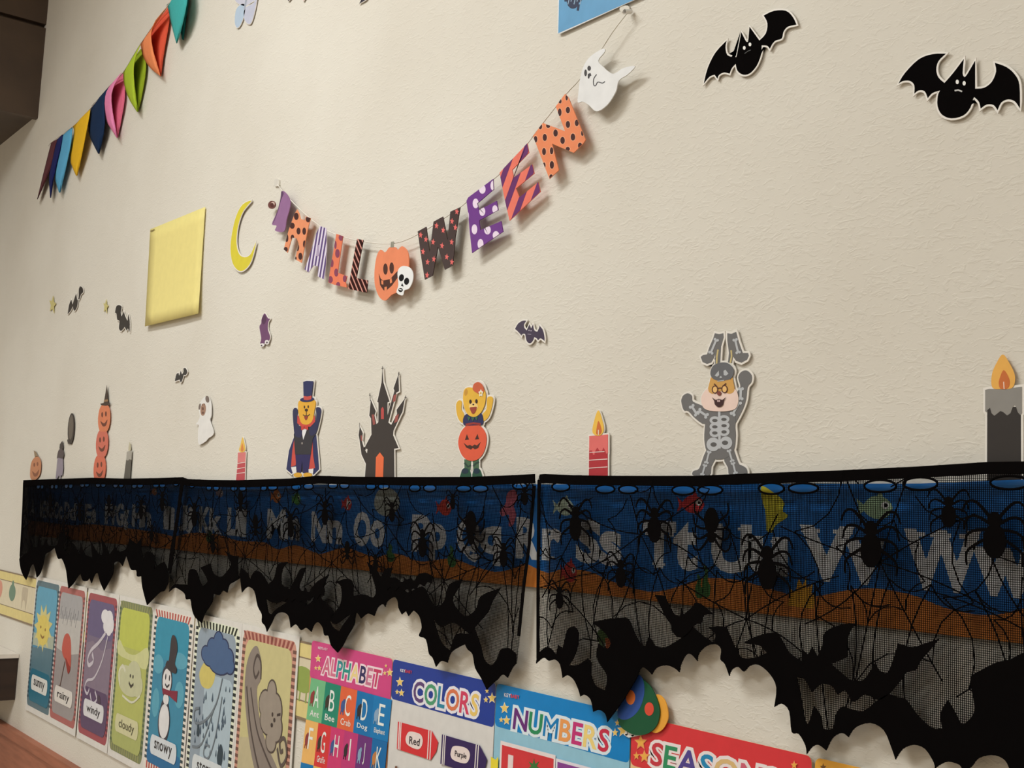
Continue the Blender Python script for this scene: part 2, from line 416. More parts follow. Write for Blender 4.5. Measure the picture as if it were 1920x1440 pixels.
def fish(x, y, w_, h_, rgb, tail=-1, name='fish', eye=True, extra=None):
    b = strip.part(name, [sm([(x - w_ * .5, y), (x - w_ * .2, y - h_ * .45), (x + w_ * .25, y - h_ * .4), (x + w_ * .5, y), (x + w_ * .25, y + h_ * .42), (x - w_ * .2, y + h_ * .4)]),
         [(x + tail * w_ * .35, y), (x + tail * w_ * .72, y - h_ * .4), (x + tail * w_ * .62, y), (x + tail * w_ * .72, y + h_ * .4)], [(x - w_ * .1, y - h_ * .35), (x + w_ * .1, y - h_ * .68), (x + w_ * .22, y - h_ * .35)]], rgb, up=False, lift=0.0001)
    if eye:
        strip.part('eye', [el(x - tail * w_ * .26, y - h_ * .1, w_ * .13, h_ * .15)], (240, 240, 238), parent=b, up=False, lift=0.0003)
        strip.part('pupil', [el(x - tail * w_ * .28, y - h_ * .1, w_ * .06, h_ * .08)], (20, 20, 24), parent=b, up=False, lift=0.00045)
    if extra: strip.part('stripe', [el(x, y, w_ * .1, h_ * .4)], extra, parent=b, up=False, lift=0.0002)
fish(519, 931, 16, 26, (206, 120, 60)); fish(557, 936, 14, 24, (90, 150, 70)); fish(652, 945, 16, 26, (200, 60, 56), extra=(240, 235, 230)); fish(835, 952, 24, 32, (206, 66, 52))
fish(1300, 946, 42, 36, (198, 50, 54)); fish(1646, 952, 56, 46, (168, 196, 160)); fish(1069, 1073, 26, 40, (206, 60, 56)); fish(290, 922, 10, 14, (190, 120, 80)); fish(413, 925, 12, 16, (170, 150, 160)); fish(1060, 951, 32, 34, (200, 214, 190))
strip.part('turtle', [sm([(702, 945), (708, 922), (726, 914), (744, 924), (750, 944), (740, 962), (726, 968), (710, 962)])], (176, 178, 168), up=False, lift=0.0001)
strip.part('seahorse', [sm([(952, 925), (965, 918), (972, 935), (964, 948), (968, 965), (962, 985), (954, 985), (955, 965), (942, 968), (938, 958), (948, 945)])], (212, 110, 130), up=False, lift=0.0001)
strip.part('seahorse', [sm([(1428, 912), (1446, 920), (1470, 940), (1468, 958), (1478, 968), (1455, 985), (1448, 998), (1438, 994), (1436, 960), (1430, 940)])], (204, 192, 50), up=False, lift=0.0001, label='yellow seahorse')
strip.part('coral', [[(1478, 1135), (1484, 1105), (1492, 1110), (1498, 1085), (1506, 1098), (1512, 1082), (1514, 1102), (1524, 1096), (1522, 1112), (1530, 1118), (1526, 1142)]], (230, 168, 44), up=False, lift=0.0002)
for x, y, h_ in ((848, 1062, 40), (1325, 1118, 60), (733, 1052, 34), (1312, 1120, 44), (395, 1016, 22)):
    strip.part('seaweed', [sm([(x - 5, y), (x - 8, y - h_ * .4), (x - 3, y - h_ * .7), (x - 4, y - h_), (x + 3, y - h_ * .8), (x + 2, y - h_ * .5), (x + 8, y - h_ * .3), (x + 5, y)])], (70, 120, 60), up=False, lift=0.0002)
strip.done()

# ------------------------------------------------------------------ printed border strip low on the wall
bor = Thing('wall_border', 'faded cream paper border with small animals running behind the weather cards', 'border', PX, 0.002)
def wl(u, v): return (u, v + CAMZ)
x0, x1, vt, vb = -4.2, -1.60, -0.2100, -0.3290
ww = lambda a, b: (a, b + CAMZ)
bor.part('sheet', [(x0, vt), (x1, vt), (x1, vb), (x0, vb)], (222, 210, 182), mp=ww)
bor.part('edge_line', [[(x0, vt), (x1, vt), (x1, vt - .0035), (x0, vt - .0035)], [(x0, vb), (x1, vb), (x1, vb + .0045), (x0, vb + .0045)], [(x0, vt - .024), (x1, vt - .024), (x1, vt - .026), (x0, vt - .026)], [(x0, vb + .028), (x1, vb + .028), (x1, vb + .030), (x0, vb + .030)]], (140, 120, 96), mp=ww)
bor.part('yellow_band', [[(x0, vt - .0035), (x1, vt - .0035), (x1, vt - .024), (x0, vt - .024)], [(x0, vb + .0045), (x1, vb + .0045), (x1, vb + .028), (x0, vb + .028)]], (226, 208, 140), mp=ww, up=False)
bor.part('green_animal', [el(-1.700, -.268, .038, .020), st([(-1.706, -.285), (-1.708, -.302)], .004), st([(-1.686, -.285), (-1.687, -.302)], .004)], (150, 168, 84), mp=ww)
bor.part('green_turtle', [el(-3.335, -.262, .030, .022), el(-3.335, -.240, .010, .010)], (112, 140, 120), mp=ww, up=False)
bor.part('red_apple', [el(-3.46, -.262, .028, .024)], (216, 150, 130), mp=ww, up=False)
bor.part('grey_cat', [sm([(-3.245, -.245), (-3.235, -.240), (-3.205, -.240), (-3.195, -.246), (-3.198, -.270), (-3.205, -.296), (-3.215, -.275), (-3.235, -.275), (-3.240, -.296), (-3.246, -.272)])], (196, 182, 158), mp=ww, up=False)
bor.done()

# ------------------------------------------------------------------ weather cards
WXS = [-3.118, -2.930, -2.722, -2.519, -2.321, -2.117, -1.918]
WNAME = ['sunny', 'rainy', 'windy', 'cloudy', 'snowy', 'stormy', None]
WLAB = ['blue sunny weather card with a yellow sun, farthest left', 'grey rainy weather card with a red umbrella', 'violet windy weather card with a white blowing cloud', 'green cloudy weather card with a smiling pale cloud', 'blue snowy weather card with a snowman in a top hat', 'grey-blue stormy weather card with a dark rain cloud', 'sepia weather card with a grey blowing cloud and striped frame']
BASE = [(70, 140, 178), (160, 152, 152), (122, 108, 132), (186, 190, 106), (62, 140, 172), (150, 164, 178), (206, 196, 142)]
FRAME = [(96, 120, 130), (178, 104, 100), (166, 80, 88), (128, 136, 96), (236, 226, 216), (232, 236, 214), (206, 150, 132)]
CARD_W, CARD_T, CARD_B = 0.186, -0.2135, -0.5165
def card_map(i, tl=CARD_T):
    def f(s, t): return (WXS[i] + s * CARD_W, tl + (CARD_B - tl) * t + CAMZ)
    return f
for i, nm in enumerate(WNAME):
    f = card_map(i)
    if i == 6: f = lambda s, t: (WXS[6] + s * 0.196, CARD_T + (CARD_B - CARD_T) * t + CAMZ)
    c = Thing('weather_card', WLAB[i], 'card', f, 0.0042 + .0002 * (i % 2), 'weather cards in a row')
    c.part('card', [(-.033, -.03), (1.033, -.03), (1.033, 1.045), (-.033, 1.045)], (226, 222, 216), thick=0.001)
    c.part('frame', rr(0, 0, 1, 1, .07), FRAME[i])
    # dashes of the printed frame
    dash = {0: (50, 70, 84), 1: (120, 72, 72), 2: (110, 60, 72), 3: (88, 104, 76), 4: (60, 74, 78), 5: (32, 40, 40), 6: (120, 82, 72)}[i]
    D_ = []
    nv = 26
    for k in range(nv):
        t = .045 + .91 * k / nv
        D_ += [[(0, t), (.06, t), (.06, t + .018), (0, t + .018)], [(.94, t), (1, t), (1, t + .018), (.94, t + .018)]]
    c.part('frame_dashes', D_, dash)
    if i >= 3:
        tc = {3: (150, 150, 100), 4: (186, 84, 78), 5: (40, 46, 34), 6: (150, 78, 70)}[i]
        T_ = []
        for k in range(13):
            s = .06 + .88 * k / 13; sk = (s - .5) * .12
            T_ += [[(s + sk, .004), (s + .035 + sk, .004), (s + .035, .05), (s, .05)]]
            T_ += [[(s, .95), (s + .035, .95), (s + .035, .996), (s, .996)]]
        c.part('frame_stripes', T_, tc, up=False, lift=0.0001)
    art = c.part('picture', rr(.06, .045, .94, .955, .09), BASE[i])
    if i == 0:
        c.part('sky', rr(.06, .045, .94, .42, .08), (98, 166, 196), parent=art)
        c.part('ground_haze', [(.06, .42), (.94, .40), (.94, .50), (.06, .52)], (176, 186, 168), parent=art)
        c.part('hills', [(.06, .54), (.4, .52), (.94, .50), (.94, .74), (.06, .72)], (92, 124, 138), parent=art, up=False, lift=.0001)
        c.part('sea', rr(.06, .70, .94, .955, .09), (44, 112, 136), parent=art)
        c.part('sun_rays', star(.46, .36, .40, .19, 8, .62, 11), (216, 206, 140), parent=art)
        c.part('sun', el(.46, .38, .27, .12), (228, 206, 104), parent=art)
        c.part('sun_face', [el(.36, .36, .025, .012), el(.56, .37, .025, .012), st([(.38, .42), (.46, .44), (.54, .425)], .018)], (150, 110, 50), parent=art)
    if i == 1:
        c.part('sky', rr(.06, .045, .94, .30, .08), (172, 170, 172), parent=art)
        c.part('cloud_haze', [(.06, .25), (.94, .22), (.94, .46), (.5, .50), (.06, .47)], (196, 192, 188), parent=art)
        c.part('rain', [st([(.15 + k * .055, .15 + (k % 3) * .03), (.13 + k * .055, .22 + (k % 3) * .03)], .012) for k in range(13)], (130, 128, 132), parent=art)
        c.part('umbrella', [sm([(.30, .42), (.36, .36), (.48, .34), (.60, .38), (.66, .48), (.68, .58), (.60, .62), (.50, .55), (.38, .52), (.30, .48)])], (196, 88, 74), parent=art)
        c.part('umbrella_fold', [sm([(.46, .52), (.60, .56), (.68, .58), (.62, .63), (.52, .58)])], (150, 56, 48), parent=art)
        c.part('umbrella_handle', [st([(.45, .55), (.34, .74), (.30, .75)], .018)], (110, 84, 74), parent=art)
    if i == 2:
        c.part('sky', rr(.06, .045, .94, .30, .08), (106, 94, 132), parent=art)
        c.part('hills', [(.06, .36), (.3, .33), (.6, .38), (.94, .34), (.94, .66), (.06, .68)], (138, 122, 140), parent=art)
        c.part('ground', rr(.06, .66, .94, .955, .09), (96, 74, 106), parent=art)
        c.part('cloud', [el(.64, .14, .13, .05), el(.78, .15, .13, .06), el(.88, .19, .07, .05), el(.72, .20, .12, .05), el(.80, .235, .08, .03)], (232, 228, 232), parent=art)
        c.part('wind_swirls', [st(sm([(.70, .25), (.5, .33), (.26, .40), (.16, .47), (.22, .51), (.36, .47), (.30, .42)], 4, False), .03), st(sm([(.78, .27), (.66, .44), (.44, .58), (.20, .62), (.14, .68), (.24, .71), (.3, .67)], 4, False), .02), st(sm([(.34, .70), (.44, .76), (.58, .72), (.5, .67)], 4, False), .02)], (206, 198, 208), parent=art)
        c.part('leaf', [el(.66, .72, .06, .032, 20), st([(.66, .74), (.67, .78)], .015)], (78, 62, 78), parent=art)
    if i == 3:
        c.part('sky', rr(.06, .045, .94, .30, .08), (196, 202, 92), parent=art)
        c.part('light_band', [sm([(.06, .26), (.3, .33), (.6, .33), (.94, .26), (.94, .40), (.5, .38), (.06, .36)], 3)], (212, 212, 154), parent=art)
        c.part('ground', rr(.06, .80, .94, .955, .09), (176, 182, 110), parent=art)
        c.part('cloud', [el(.36, .50, .24, .085), el(.60, .47, .22, .10), el(.72, .52, .16, .075), el(.48, .55, .30, .06)], (202, 202, 164), parent=art)
        c.part('cloud_curl', [st(sm([(.20, .56), (.14, .48), (.24, .43), (.34, .46)], 4, False), .025), st(sm([(.30, .62), (.6, .64), (.82, .58)], 4, False), .015)], (222, 220, 196), parent=art)
        c.part('face', [el(.50, .475, .018, .012), el(.58, .475, .018, .012), st([(.47, .52), (.54, .545), (.61, .52)], .018), [(.50, .53), (.58, .53), (.54, .553)]], (66, 60, 50), parent=art)
    if i == 4:
        c.part('sky', rr(.06, .045, .94, .30, .08), (52, 148, 178), parent=art)
        c.part('snow_haze', [el(.75, .28, .2, .05), el(.2, .34, .14, .06), el(.8, .48, .12, .08), el(.2, .58, .10, .09)], (92, 166, 190), parent=art)
        c.part('ground', rr(.06, .84, .94, .955, .09), (40, 110, 160), parent=art)
        o1 = c.part('snowman_outline', [sm([(.33, .38), (.42, .33), (.55, .35), (.60, .43), (.55, .50), (.52, .53), (.56, .57), (.62, .66), (.58, .76), (.48, .80), (.36, .77), (.30, .68), (.36, .57), (.40, .53), (.34, .47)])], (62, 60, 72), parent=art)
        c.part('snowman_head', [el(.465, .425, .115, .078)], (232, 228, 228), parent=art)
        c.part('snowman_chest', [el(.475, .535, .075, .034)], (228, 226, 228), parent=art)
        c.part('snowman_body', [el(.465, .67, .135, .105)], (230, 228, 230), parent=art, up=False)
        c.part('scarf', [[(.36, .475), (.60, .475), (.60, .505), (.38, .51)], [(.55, .475), (.76, .46), (.76, .53), (.58, .51)]], (134, 40, 62), parent=art)
        c.part('hat', [sm([(.40, .33), (.44, .30), (.48, .29), (.50, .16), (.56, .135), (.64, .16), (.68, .22), (.64, .30), (.70, .33), (.68, .36), (.56, .36), (.46, .35)])], (58, 50, 54), parent=art)
        c.part('face', [el(.43, .40, .012, .018), el(.53, .40, .012, .018), st([(.43, .445), (.48, .46), (.54, .44)], .012)], (50, 46, 54), parent=art)
    if i == 5:
        c.part('light', rr(.30, .30, .94, .955, .09), (178, 196, 208), parent=art)
        c.part('sun', [sm([(.22, .26), (.34, .22), (.50, .24), (.52, .32), (.42, .38), (.24, .38), (.16, .32)])], (214, 198, 112), parent=art)
        c.part('cloud_outline', [el(.28, .19, .115, .05), el(.42, .145, .13, .06), el(.55, .105, .12, .065), el(.68, .13, .12, .055), el(.80, .18, .12, .06), el(.84, .22, .11, .05), el(.60, .22, .26, .07), el(.36, .215, .14, .045)], (40, 48, 88), parent=art)
        c.part('cloud', [el(.28, .19, .095, .042), el(.42, .145, .11, .052), el(.55, .105, .10, .057), el(.68, .13, .10, .047), el(.80, .18, .10, .052), el(.84, .22, .09, .042), el(.60, .22, .24, .062), el(.36, .215, .12, .037), el(.60, .17, .26, .06)], (72, 100, 142), parent=art)
        rnd = random.Random(3)
        dr = []
        for k in range(44):
            x = rnd.uniform(.14, .88); y = rnd.uniform(.31, .76)
            if x < .5 and y < .42: continue
            sz = rnd.choice((.018, .022, .03))
            dr.append([(x, y - sz * 1.0), (x + sz * .6, y + sz * .4), (x, y + sz * .8), (x - sz * .6, y + sz * .4)])
        c.part('rain_drops', dr, (74, 92, 110), parent=art)
        c.part('leaf', [sm([(.76, .66), (.82, .70), (.80, .78), (.74, .79), (.70, .73)]), sm([(.22, .60), (.26, .63), (.25, .67), (.20, .66)])], (48, 66, 78), parent=art)
        c.part('wind_swirls', [st(sm([(.70, .30), (.60, .45), (.40, .56), (.15, .60), (.12, .53), (.22, .51)], 4, False), .016), st(sm([(.72, .40), (.64, .62), (.52, .76), (.40, .76), (.42, .70), (.52, .70)], 4, False), .014), st(sm([(.56, .48), (.34, .70), (.12, .74)], 4, False), .014)], (118, 128, 138), parent=art)
    if i == 6:
        c.part('ground', [(.06, .58), (.94, .50), (.94, .955), (.06, .955)], (196, 184, 148), parent=art)
        c.part('gust', [sm([(.16, .12), (.28, .07), (.38, .14), (.40, .24), (.34, .30), (.42, .44), (.58, .56), (.80, .66), (.92, .74), (.78, .80), (.56, .80), (.40, .72), (.24, .56), (.12, .36), (.10, .22)])], (142, 130, 122), parent=art)
        c.part('gust_streaks', [st(sm([(.14, .30), (.26, .50), (.44, .68), (.60, .78)], 4, False), .02), st(sm([(.22, .30), (.38, .50), (.58, .62), (.76, .70)], 4, False), .016), st(sm([(.36, .20), (.30, .24), (.25, .19), (.30, .12), (.38, .15), (.40, .24)], 4, False), .02)], (82, 70, 66), parent=art)
        c.part('cloud_outline', [el(.62, .29, .09, .07), el(.52, .36, .13, .08), el(.70, .38, .13, .10), el(.58, .44, .15, .08), el(.74, .46, .11, .08), el(.66, .54, .10, .06)], (84, 72, 66), parent=art)
        c.part('cloud', [el(.62, .29, .075, .06), el(.52, .36, .115, .07), el(.70, .38, .115, .09), el(.58, .44, .135, .07), el(.74, .46, .095, .07), el(.66, .54, .085, .05), el(.62, .40, .13, .10)], (158, 146, 134), parent=art)
        c.part('face', [el(.66, .40, .016, .012), st([(.74, .395), (.80, .385)], .014), el(.70, .425, .02, .012), el(.66, .455, .022, .012)], (66, 54, 50), parent=art)
        c.part('swirl', [st(sm([(.78, .56), (.86, .64), (.95, .58), (.90, .50), (.82, .52), (.84, .57), (.88, .56)], 4, False), .022)], (96, 84, 78), parent=art)
        c.part('trees', [el(.30, .79, .09, .05), el(.54, .77, .10, .05), el(.70, .82, .14, .06), el(.88, .84, .1, .04), st([(.30, .82), (.30, .92)], .03), st([(.58, .80), (.60, .92)], .04), el(.4, .88, .02, .012)], (66, 58, 52), parent=art)
    pill = {0: (226, 226, 222), 1: (226, 220, 214), 2: (224, 222, 226), 3: (214, 210, 166), 4: (218, 224, 230), 5: (216, 222, 226), 6: (222, 214, 184)}[i]
    if nm:
        lb = c.part('label', rr(.15, .745 if i < 4 else .775, .85, .865 if i < 4 else .895, .055), pill)
        t0 = .775 if i < 4 else .805
        g = lambda s, t, t0=t0, f=f: f(.27 + s * .46, t0 + t * .07)
        text(c, 'word', nm, g, (50, 46, 48) if i != 3 else (96, 92, 66), 0.015, parent=lb)
    c.done()

# ------------------------------------------------------------------ teaching posters
ZR = (560, 1160, 4.8); ZS = (900, 1220, 4.364); ZQ = (1240, 1160, 2.8235); ZN = (960, 880, 3.429)
def poster(label, xl, xr, sheet_rgb, head_rgb, off=0.0046, head=-0.261, bottom=-0.55):
    p = Thing('wall_poster', label, 'poster', Zm(*ZR, off), off, 'teaching posters in a row')
    q = lambda a, b: (a, b + CAMZ)
    p.part('sheet', rr(xl, bottom, xr, -0.2052, .006), sheet_rgb, thick=0.0009, mp=q, rough=0.3)
    p.part('header', rr(xl, head, xr, -0.2052, .006), head_rgb, mp=q, rough=0.3)
    return p
def starset(p, mp, L, rgb=(244, 206, 110), edge=(250, 238, 220)):
    p.lv += 1
    p.part('star_edge', [star(x, y, r * 1.18 * .85, r * 1.28) for x, y, r in L], edge, mp=mp)
    p.part('star', [star(x, y, r * .85, r) for x, y, r in L], rgb, mp=mp)
def brand(p, mp, x0, y0, x1, y1, red=(220, 60, 60)):
    sl = (y1 - y0) * 0.45
    k = (x0 + (x1 - x0) * .42)
    h = (y1 - y0) * .62
    g1 = quadmap(mp, [(x0, y0), (k, y0 + sl * .42), (k, y0 + sl * .42 + h), (x0, y0 + h)])
    g2 = quadmap(mp, [(k + 2, y0 + sl * .42), (x1, y0 + sl), (x1, y0 + sl + h), (k + 2, y0 + sl * .42 + h)])
    text(p, 'brand_word', 'KEY', g1, (238, 236, 240), 0.02); text(p, 'brand_word', 'BABY', g2, red, 0.02, up=False)
mR = Zm(*ZR, .0046); mS = Zm(*ZS, .0046); mQ = Zm(*ZQ, .0046)
# alphabet poster
p = poster('pink-headed alphabet poster with coloured letter squares below the lace', -1.6735, -1.4385, (230, 150, 100), (214, 68, 134))
title(p, 'ALPHABET', quadmap(mR, [(232, 350), (748, 468), (724, 618), (214, 492)]), [(214, 110, 140), (222, 120, 150), (50, 150, 156), (40, 150, 140), (244, 218, 150), (52, 44, 96), (206, 120, 150), (206, 60, 104)], halo=(250, 224, 232))
starset(p, mR, [(180, 360, 30), (158, 445, 16), (190, 445, 22), (790, 425, 14), (825, 485, 32), (780, 490, 18)])
brand(p, mR, 182, 250, 268, 285, (240, 190, 210))
rows = [((118, 530), (845, 730), (808, 1112), (75, 905), 'ABCDE', [(118, 190, 138), (26, 138, 112), (232, 104, 62), (0, 116, 182), (8, 124, 190)], ['Ant', 'Bee', 'Crab', 'Dog', 'Elephant']),
        ((75, 905), (808, 1112), (772, 1500), (32, 1290), 'FGHIJK', [(244, 188, 108), (222, 56, 58), (214, 58, 118), (200, 58, 124), (110, 48, 124), (0, 108, 174)], ['', 'Giraffe', '', '', '', '']),
        ((32, 1290), (772, 1500), (738, 1880), (-10, 1680), 'LMNOPQ', [(0, 120, 186), (244, 188, 108), (118, 190, 138), (232, 104, 62), (214, 58, 118), (26, 138, 112)], None)]
for tl, tr, br, bl, chars, cols_, words in rows:
    f = quadmap(mR, [tl, tr, br, bl]); n = len(chars); p.lv += 1; base = p.lv
    for k, ch in enumerate(chars):
        p.lv = base
        a, b = k / n, (k + 1) / n
        cell = p.part('letter_square', [(a, 0), (b, 0), (b, 1), (a, 1)], cols_[k], mp=f, up=False)
        p.lv = base + 1
        if words is None: continue
        nw = .09 if ch in 'IJ' else .34
        g = lambda s, t, a=a, b=b, f=f, nw=nw: f(a + (b - a) * (.53 + nw * (s - .5)), .16 + .50 * t)
        text(p, 'capital_letter', ch, g, (240, 244, 240), 0.0, parent=cell, up=False)
        g = lambda s, t, a=a, b=b, f=f: f(a + (b - a) * (.20 + .60 * s), .74 + .15 * t)
        if words[k]: text(p, 'word', words[k], g, (240, 240, 236), 0.01, parent=cell, up=False)
        anim = [(150, 60, 60), (60, 50, 40), (60, 90, 150), (46, 40, 44), (140, 170, 200), (200, 130, 70)][k % 6]
        p.part('animal', [el(a + (b - a) * .24, .46, (b - a) * .12, .14), el(a + (b - a) * .30, .34, (b - a) * .07, .06), st([(a + (b - a) * .16, .56), (a + (b - a) * .14, .66)], .008), st([(a + (b - a) * .28, .58), (a + (b - a) * .30, .66)], .008)], anim, mp=f, parent=cell, up=False, lift=0.0003)
    p.lv = base + 2
p.done()
# colours poster
p = poster('navy-headed colours poster with a red and a purple crayon', -1.4368, -1.1985, (222, 219, 216), (26, 58, 152), head=-0.2585)
title(p, 'COLORS', quadmap(mR, [(1046, 560), (1628, 688), (1606, 880), (1032, 738)]), [(98, 70, 124), (80, 158, 118), (44, 140, 170), (226, 122, 82), (216, 66, 100), (240, 204, 112)], halo=(238, 236, 244), ho=0.12)
starset(p, mR, [(915, 570, 38), (890, 660, 20), (930, 668, 30), (1700, 650, 20), (1690, 730, 24), (1745, 715, 42)])
brand(p, mR, 922, 450, 1026, 492)
def crayon(pts, bands, rgb, lab, word):
    b = p.part('crayon', pts, rgb, mp=mR)
    p.part('crayon_band', bands, (240, 232, 230), mp=mR, parent=b)
    p.part('crayon_label', lab, (238, 222, 218), mp=mR, parent=b)
    xs = [q[0] for q in lab]; ys = [q[1] for q in lab]; a, c, d, e = min(xs), max(xs), min(ys), max(ys)
    w_ = c - a; h_ = e - d; sl = .19 * w_ * .66
    text(p, 'colour_word', word, quadmap(mR, [(a + w_ * .24, d + h_ * .26), (c - w_ * .16, d + h_ * .30 + sl), (c - w_ * .20, e - h_ * .22 + sl * .3), (a + w_ * .22, e - h_ * .32)]), (52, 44, 52), 0.015, parent=b)
crayon([(900, 925), (1205, 1010), (1262, 1110), (1246, 1195), (1195, 1272), (890, 1172)], [[(912, 928), (920, 930), (908, 1176), (900, 1174)], [(926, 932), (934, 934), (922, 1180), (914, 1178)], [(1176, 1002), (1184, 1004), (1170, 1262), (1162, 1260)], [(1196, 1008), (1204, 1010), (1192, 1270), (1184, 1268)]], (218, 50, 56), sm([(975, 1060), (1000, 1018), (1050, 1020), (1105, 1042), (1125, 1090), (1115, 1145), (1085, 1175), (1030, 1160), (985, 1130), (972, 1095)]), 'Red')
crayon([(1300, 1040), (1640, 1140), (1705, 1265), (1690, 1340), (1640, 1420), (1285, 1305)], [[(1312, 1043), (1320, 1045), (1306, 1312), (1298, 1310)], [(1328, 1048), (1336, 1050), (1322, 1316), (1314, 1314)], [(1606, 1130), (1614, 1132), (1596, 1402), (1588, 1400)], [(1626, 1136), (1634, 1138), (1618, 1408), (1610, 1406)]], (52, 32, 90), sm([(1382, 1195), (1400, 1150), (1450, 1145), (1520, 1165), (1552, 1210), (1545, 1265), (1515, 1300), (1450, 1290), (1398, 1265), (1380, 1230)]), 'Purple')
p.part('crayon', [(880, 1325), (900, 1325), (895, 1500), (870, 1500)], (120, 80, 60), mp=mR)
p.done()
# numbers poster
p = poster('sky-blue numbers poster with a red number one card', -1.1970, -0.9575, (150, 200, 222), (0, 130, 202), head=-0.2560)
title(p, 'NUMBERS', quadmap(mS, [(290, 470), (1064, 652), (1046, 832), (272, 636)]), [(106, 42, 122), (40, 142, 92), (0, 126, 192), (240, 160, 90), (202, 50, 122), (246, 216, 132), (206, 46, 76)], halo=(226, 238, 246), ho=0.12)
starset(p, mS, [(205, 470, 40), (178, 565, 20), (222, 570, 34), (1128, 590, 22), (1110, 670, 28), (1175, 650, 50)])
brand(p, mS, 205, 345, 328, 392)
c1 = p.part('number_card', [(175, 735), (625, 855), (610, 1400), (150, 1280)], (238, 226, 226), mp=mS)
p.part('number_card_face', [(188, 770), (610, 885), (596, 1380), (168, 1265)], (216, 56, 62), mp=mS, parent=c1)
text(p, 'number', '1', quadmap(mS, [(240, 848), (282, 858), (276, 1008), (234, 992)]), (240, 220, 220), 0.0, parent=c1)
p.part('pineapple_top', [star(450, 950, 55, 70, 0, .4, 7)], (60, 120, 60), mp=mS, parent=c1)
c2 = p.part('number_card', [(632, 880), (1060, 995), (1040, 1500), (620, 1400)], (232, 226, 236), mp=mS)
p.part('number_card_face', [(645, 908), (1046, 1018), (1030, 1480), (634, 1380)], (140, 66, 150), mp=mS, parent=c2)
p.part('pencil', [(100, 865), (120, 880), (140, 892), (156, 868), (160, 880), (150, 1200), (95, 1190)], (240, 220, 60), mp=mS)
p.done()
# seasons poster
p = poster('red-headed seasons poster at the bottom edge, right of the numbers', -0.9555, -0.7180, (240, 200, 150), (222, 58, 64), head=-0.2570)
title(p, 'SEASONS', quadmap(PX, [(1231, 1391), (1466, 1446), (1460, 1492), (1226, 1432)]), [(206, 58, 72), (50, 146, 98), (84, 70, 150), (36, 140, 190), (226, 190, 130), (216, 100, 122), (226, 120, 70)], halo=(244, 232, 232), ho=0.12)
starset(p, mS, [(1320, 750, 55), (1285, 860, 30), (1350, 865, 46)], (246, 180, 80), (248, 150, 110)); starset(p, mQ, [(708, 775, 20)], (246, 180, 80), (248, 150, 110))
p.done()
p = poster('yellow-headed poster at the bottom edge beside the red seasons poster', -0.7140, -0.4760, (240, 226, 196), (232, 168, 62), head=-0.2570)
p.part('star', [star(1550, 1438, 6, 8)], (120, 80, 40), mp=PX)
p.done()

# ------------------------------------------------------------------ small cutouts over the posters
t = Thing('egg_cutout', 'yellow egg-shaped paper cutout half behind the spotted green one', 'cutout', Zm(*ZS, .006), 0.0075)
t.part('egg', sm([(1380, 640), (1400, 500), (1430, 380), (1470, 358), (1515, 395), (1542, 465), (1547, 555), (1512, 632), (1460, 670), (1410, 662)]), (238, 168, 62), thick=.001)
t.done()
t = Thing('egg_cutout', 'green and blue egg-shaped paper cutout with orange spots below the lace', 'cutout', Zm(*ZS, .009), 0.0092)
t.part('egg', sm([(1140, 600), (1150, 440), (1210, 290), (1290, 205), (1345, 245), (1402, 300), (1450, 400), (1472, 500), (1452, 600), (1400, 662), (1330, 690), (1240, 680)]), (14, 84, 52), thick=.001)
t.part('blue_half', sm([(1128, 530), (1150, 400), (1210, 290), (1275, 220), (1310, 200), (1342, 258), (1345, 360), (1310, 470), (1250, 540), (1180, 565)]), (44, 82, 160))
t.part('spot', [el(1235, 382, 38, 60)], (232, 124, 62), label='orange spot'); t.part('spot', [el(1388, 477, 38, 55)], (224, 78, 56), up=False, label='red spot')
t.done()
t = Thing('music_card', 'small white card with black music notes under the green egg cutout', 'card', Zm(*ZS, .007), 0.0068)
t.part('card', [(1178, 690), (1205, 605), (1240, 620), (1330, 690), (1215, 712)], (226, 224, 220), thick=.0008)
t.part('music_notes', [el(1197, 688, 10, 7), st([(1206, 688), (1210, 645)], 4), el(1248, 695, 10, 7), st([(1257, 695), (1260, 660)], 4), st([(1260, 660), (1275, 668)], 5)], (24, 22, 24))
t.done()
t = Thing('figure_cutout', 'small green and orange figure cutout behind the lace bats', 'cutout', Zm(*ZN, .004), 0.004)
t.part('head', sm([(545, 1090), (555, 1040), (590, 1015), (630, 1040), (635, 1090), (600, 1120), (565, 1115)]), (84, 110, 56), edge=.002)
t.part('body', [(600, 1085), (662, 1080), (655, 1172), (605, 1178)], (206, 110, 62), edge=.002); t.part('arm', [(560, 1110), (596, 1110), (598, 1180), (565, 1165)], (110, 130, 90), edge=.002)
t.backing(); t.done()

# ------------------------------------------------------------------ wall-mounted cabinet at the far left
sx, sz = W(36, 1226)
t = Thing('wall_cabinet', 'shade-darkened brown cabinet with a pale top at the lower left edge', 'cabinet')
t.add(box('top_board', -3.95, sx + .004, D - .34, D - .001, sz - .010, sz, mat((226, 218, 208), .4, .04)))
t.add(box('end_panel', sx - .018, sx, D - .33, D - .001, sz - .115, sz - .010, wood_material('shaded_cabinet_wood', (40, 27, 20), (56, 38, 29), (4, 4, 30))))  # the shade on the cabinet is put into this dark wood colour
t.add(box('front_panel', -3.95, sx - .018, D - .33, D - .312, sz - .115, sz - .010, wood_material('shaded_cabinet_wood', (40, 27, 20), (56, 38, 29), (30, 4, 4))))
t.add(box('bottom_board', -3.95, sx - .018, D - .312, D - .001, sz - .115, sz - .100, wood_material('shaded_cabinet_wood', (40, 27, 20), (56, 38, 29), (30, 4, 4))))
t.done()

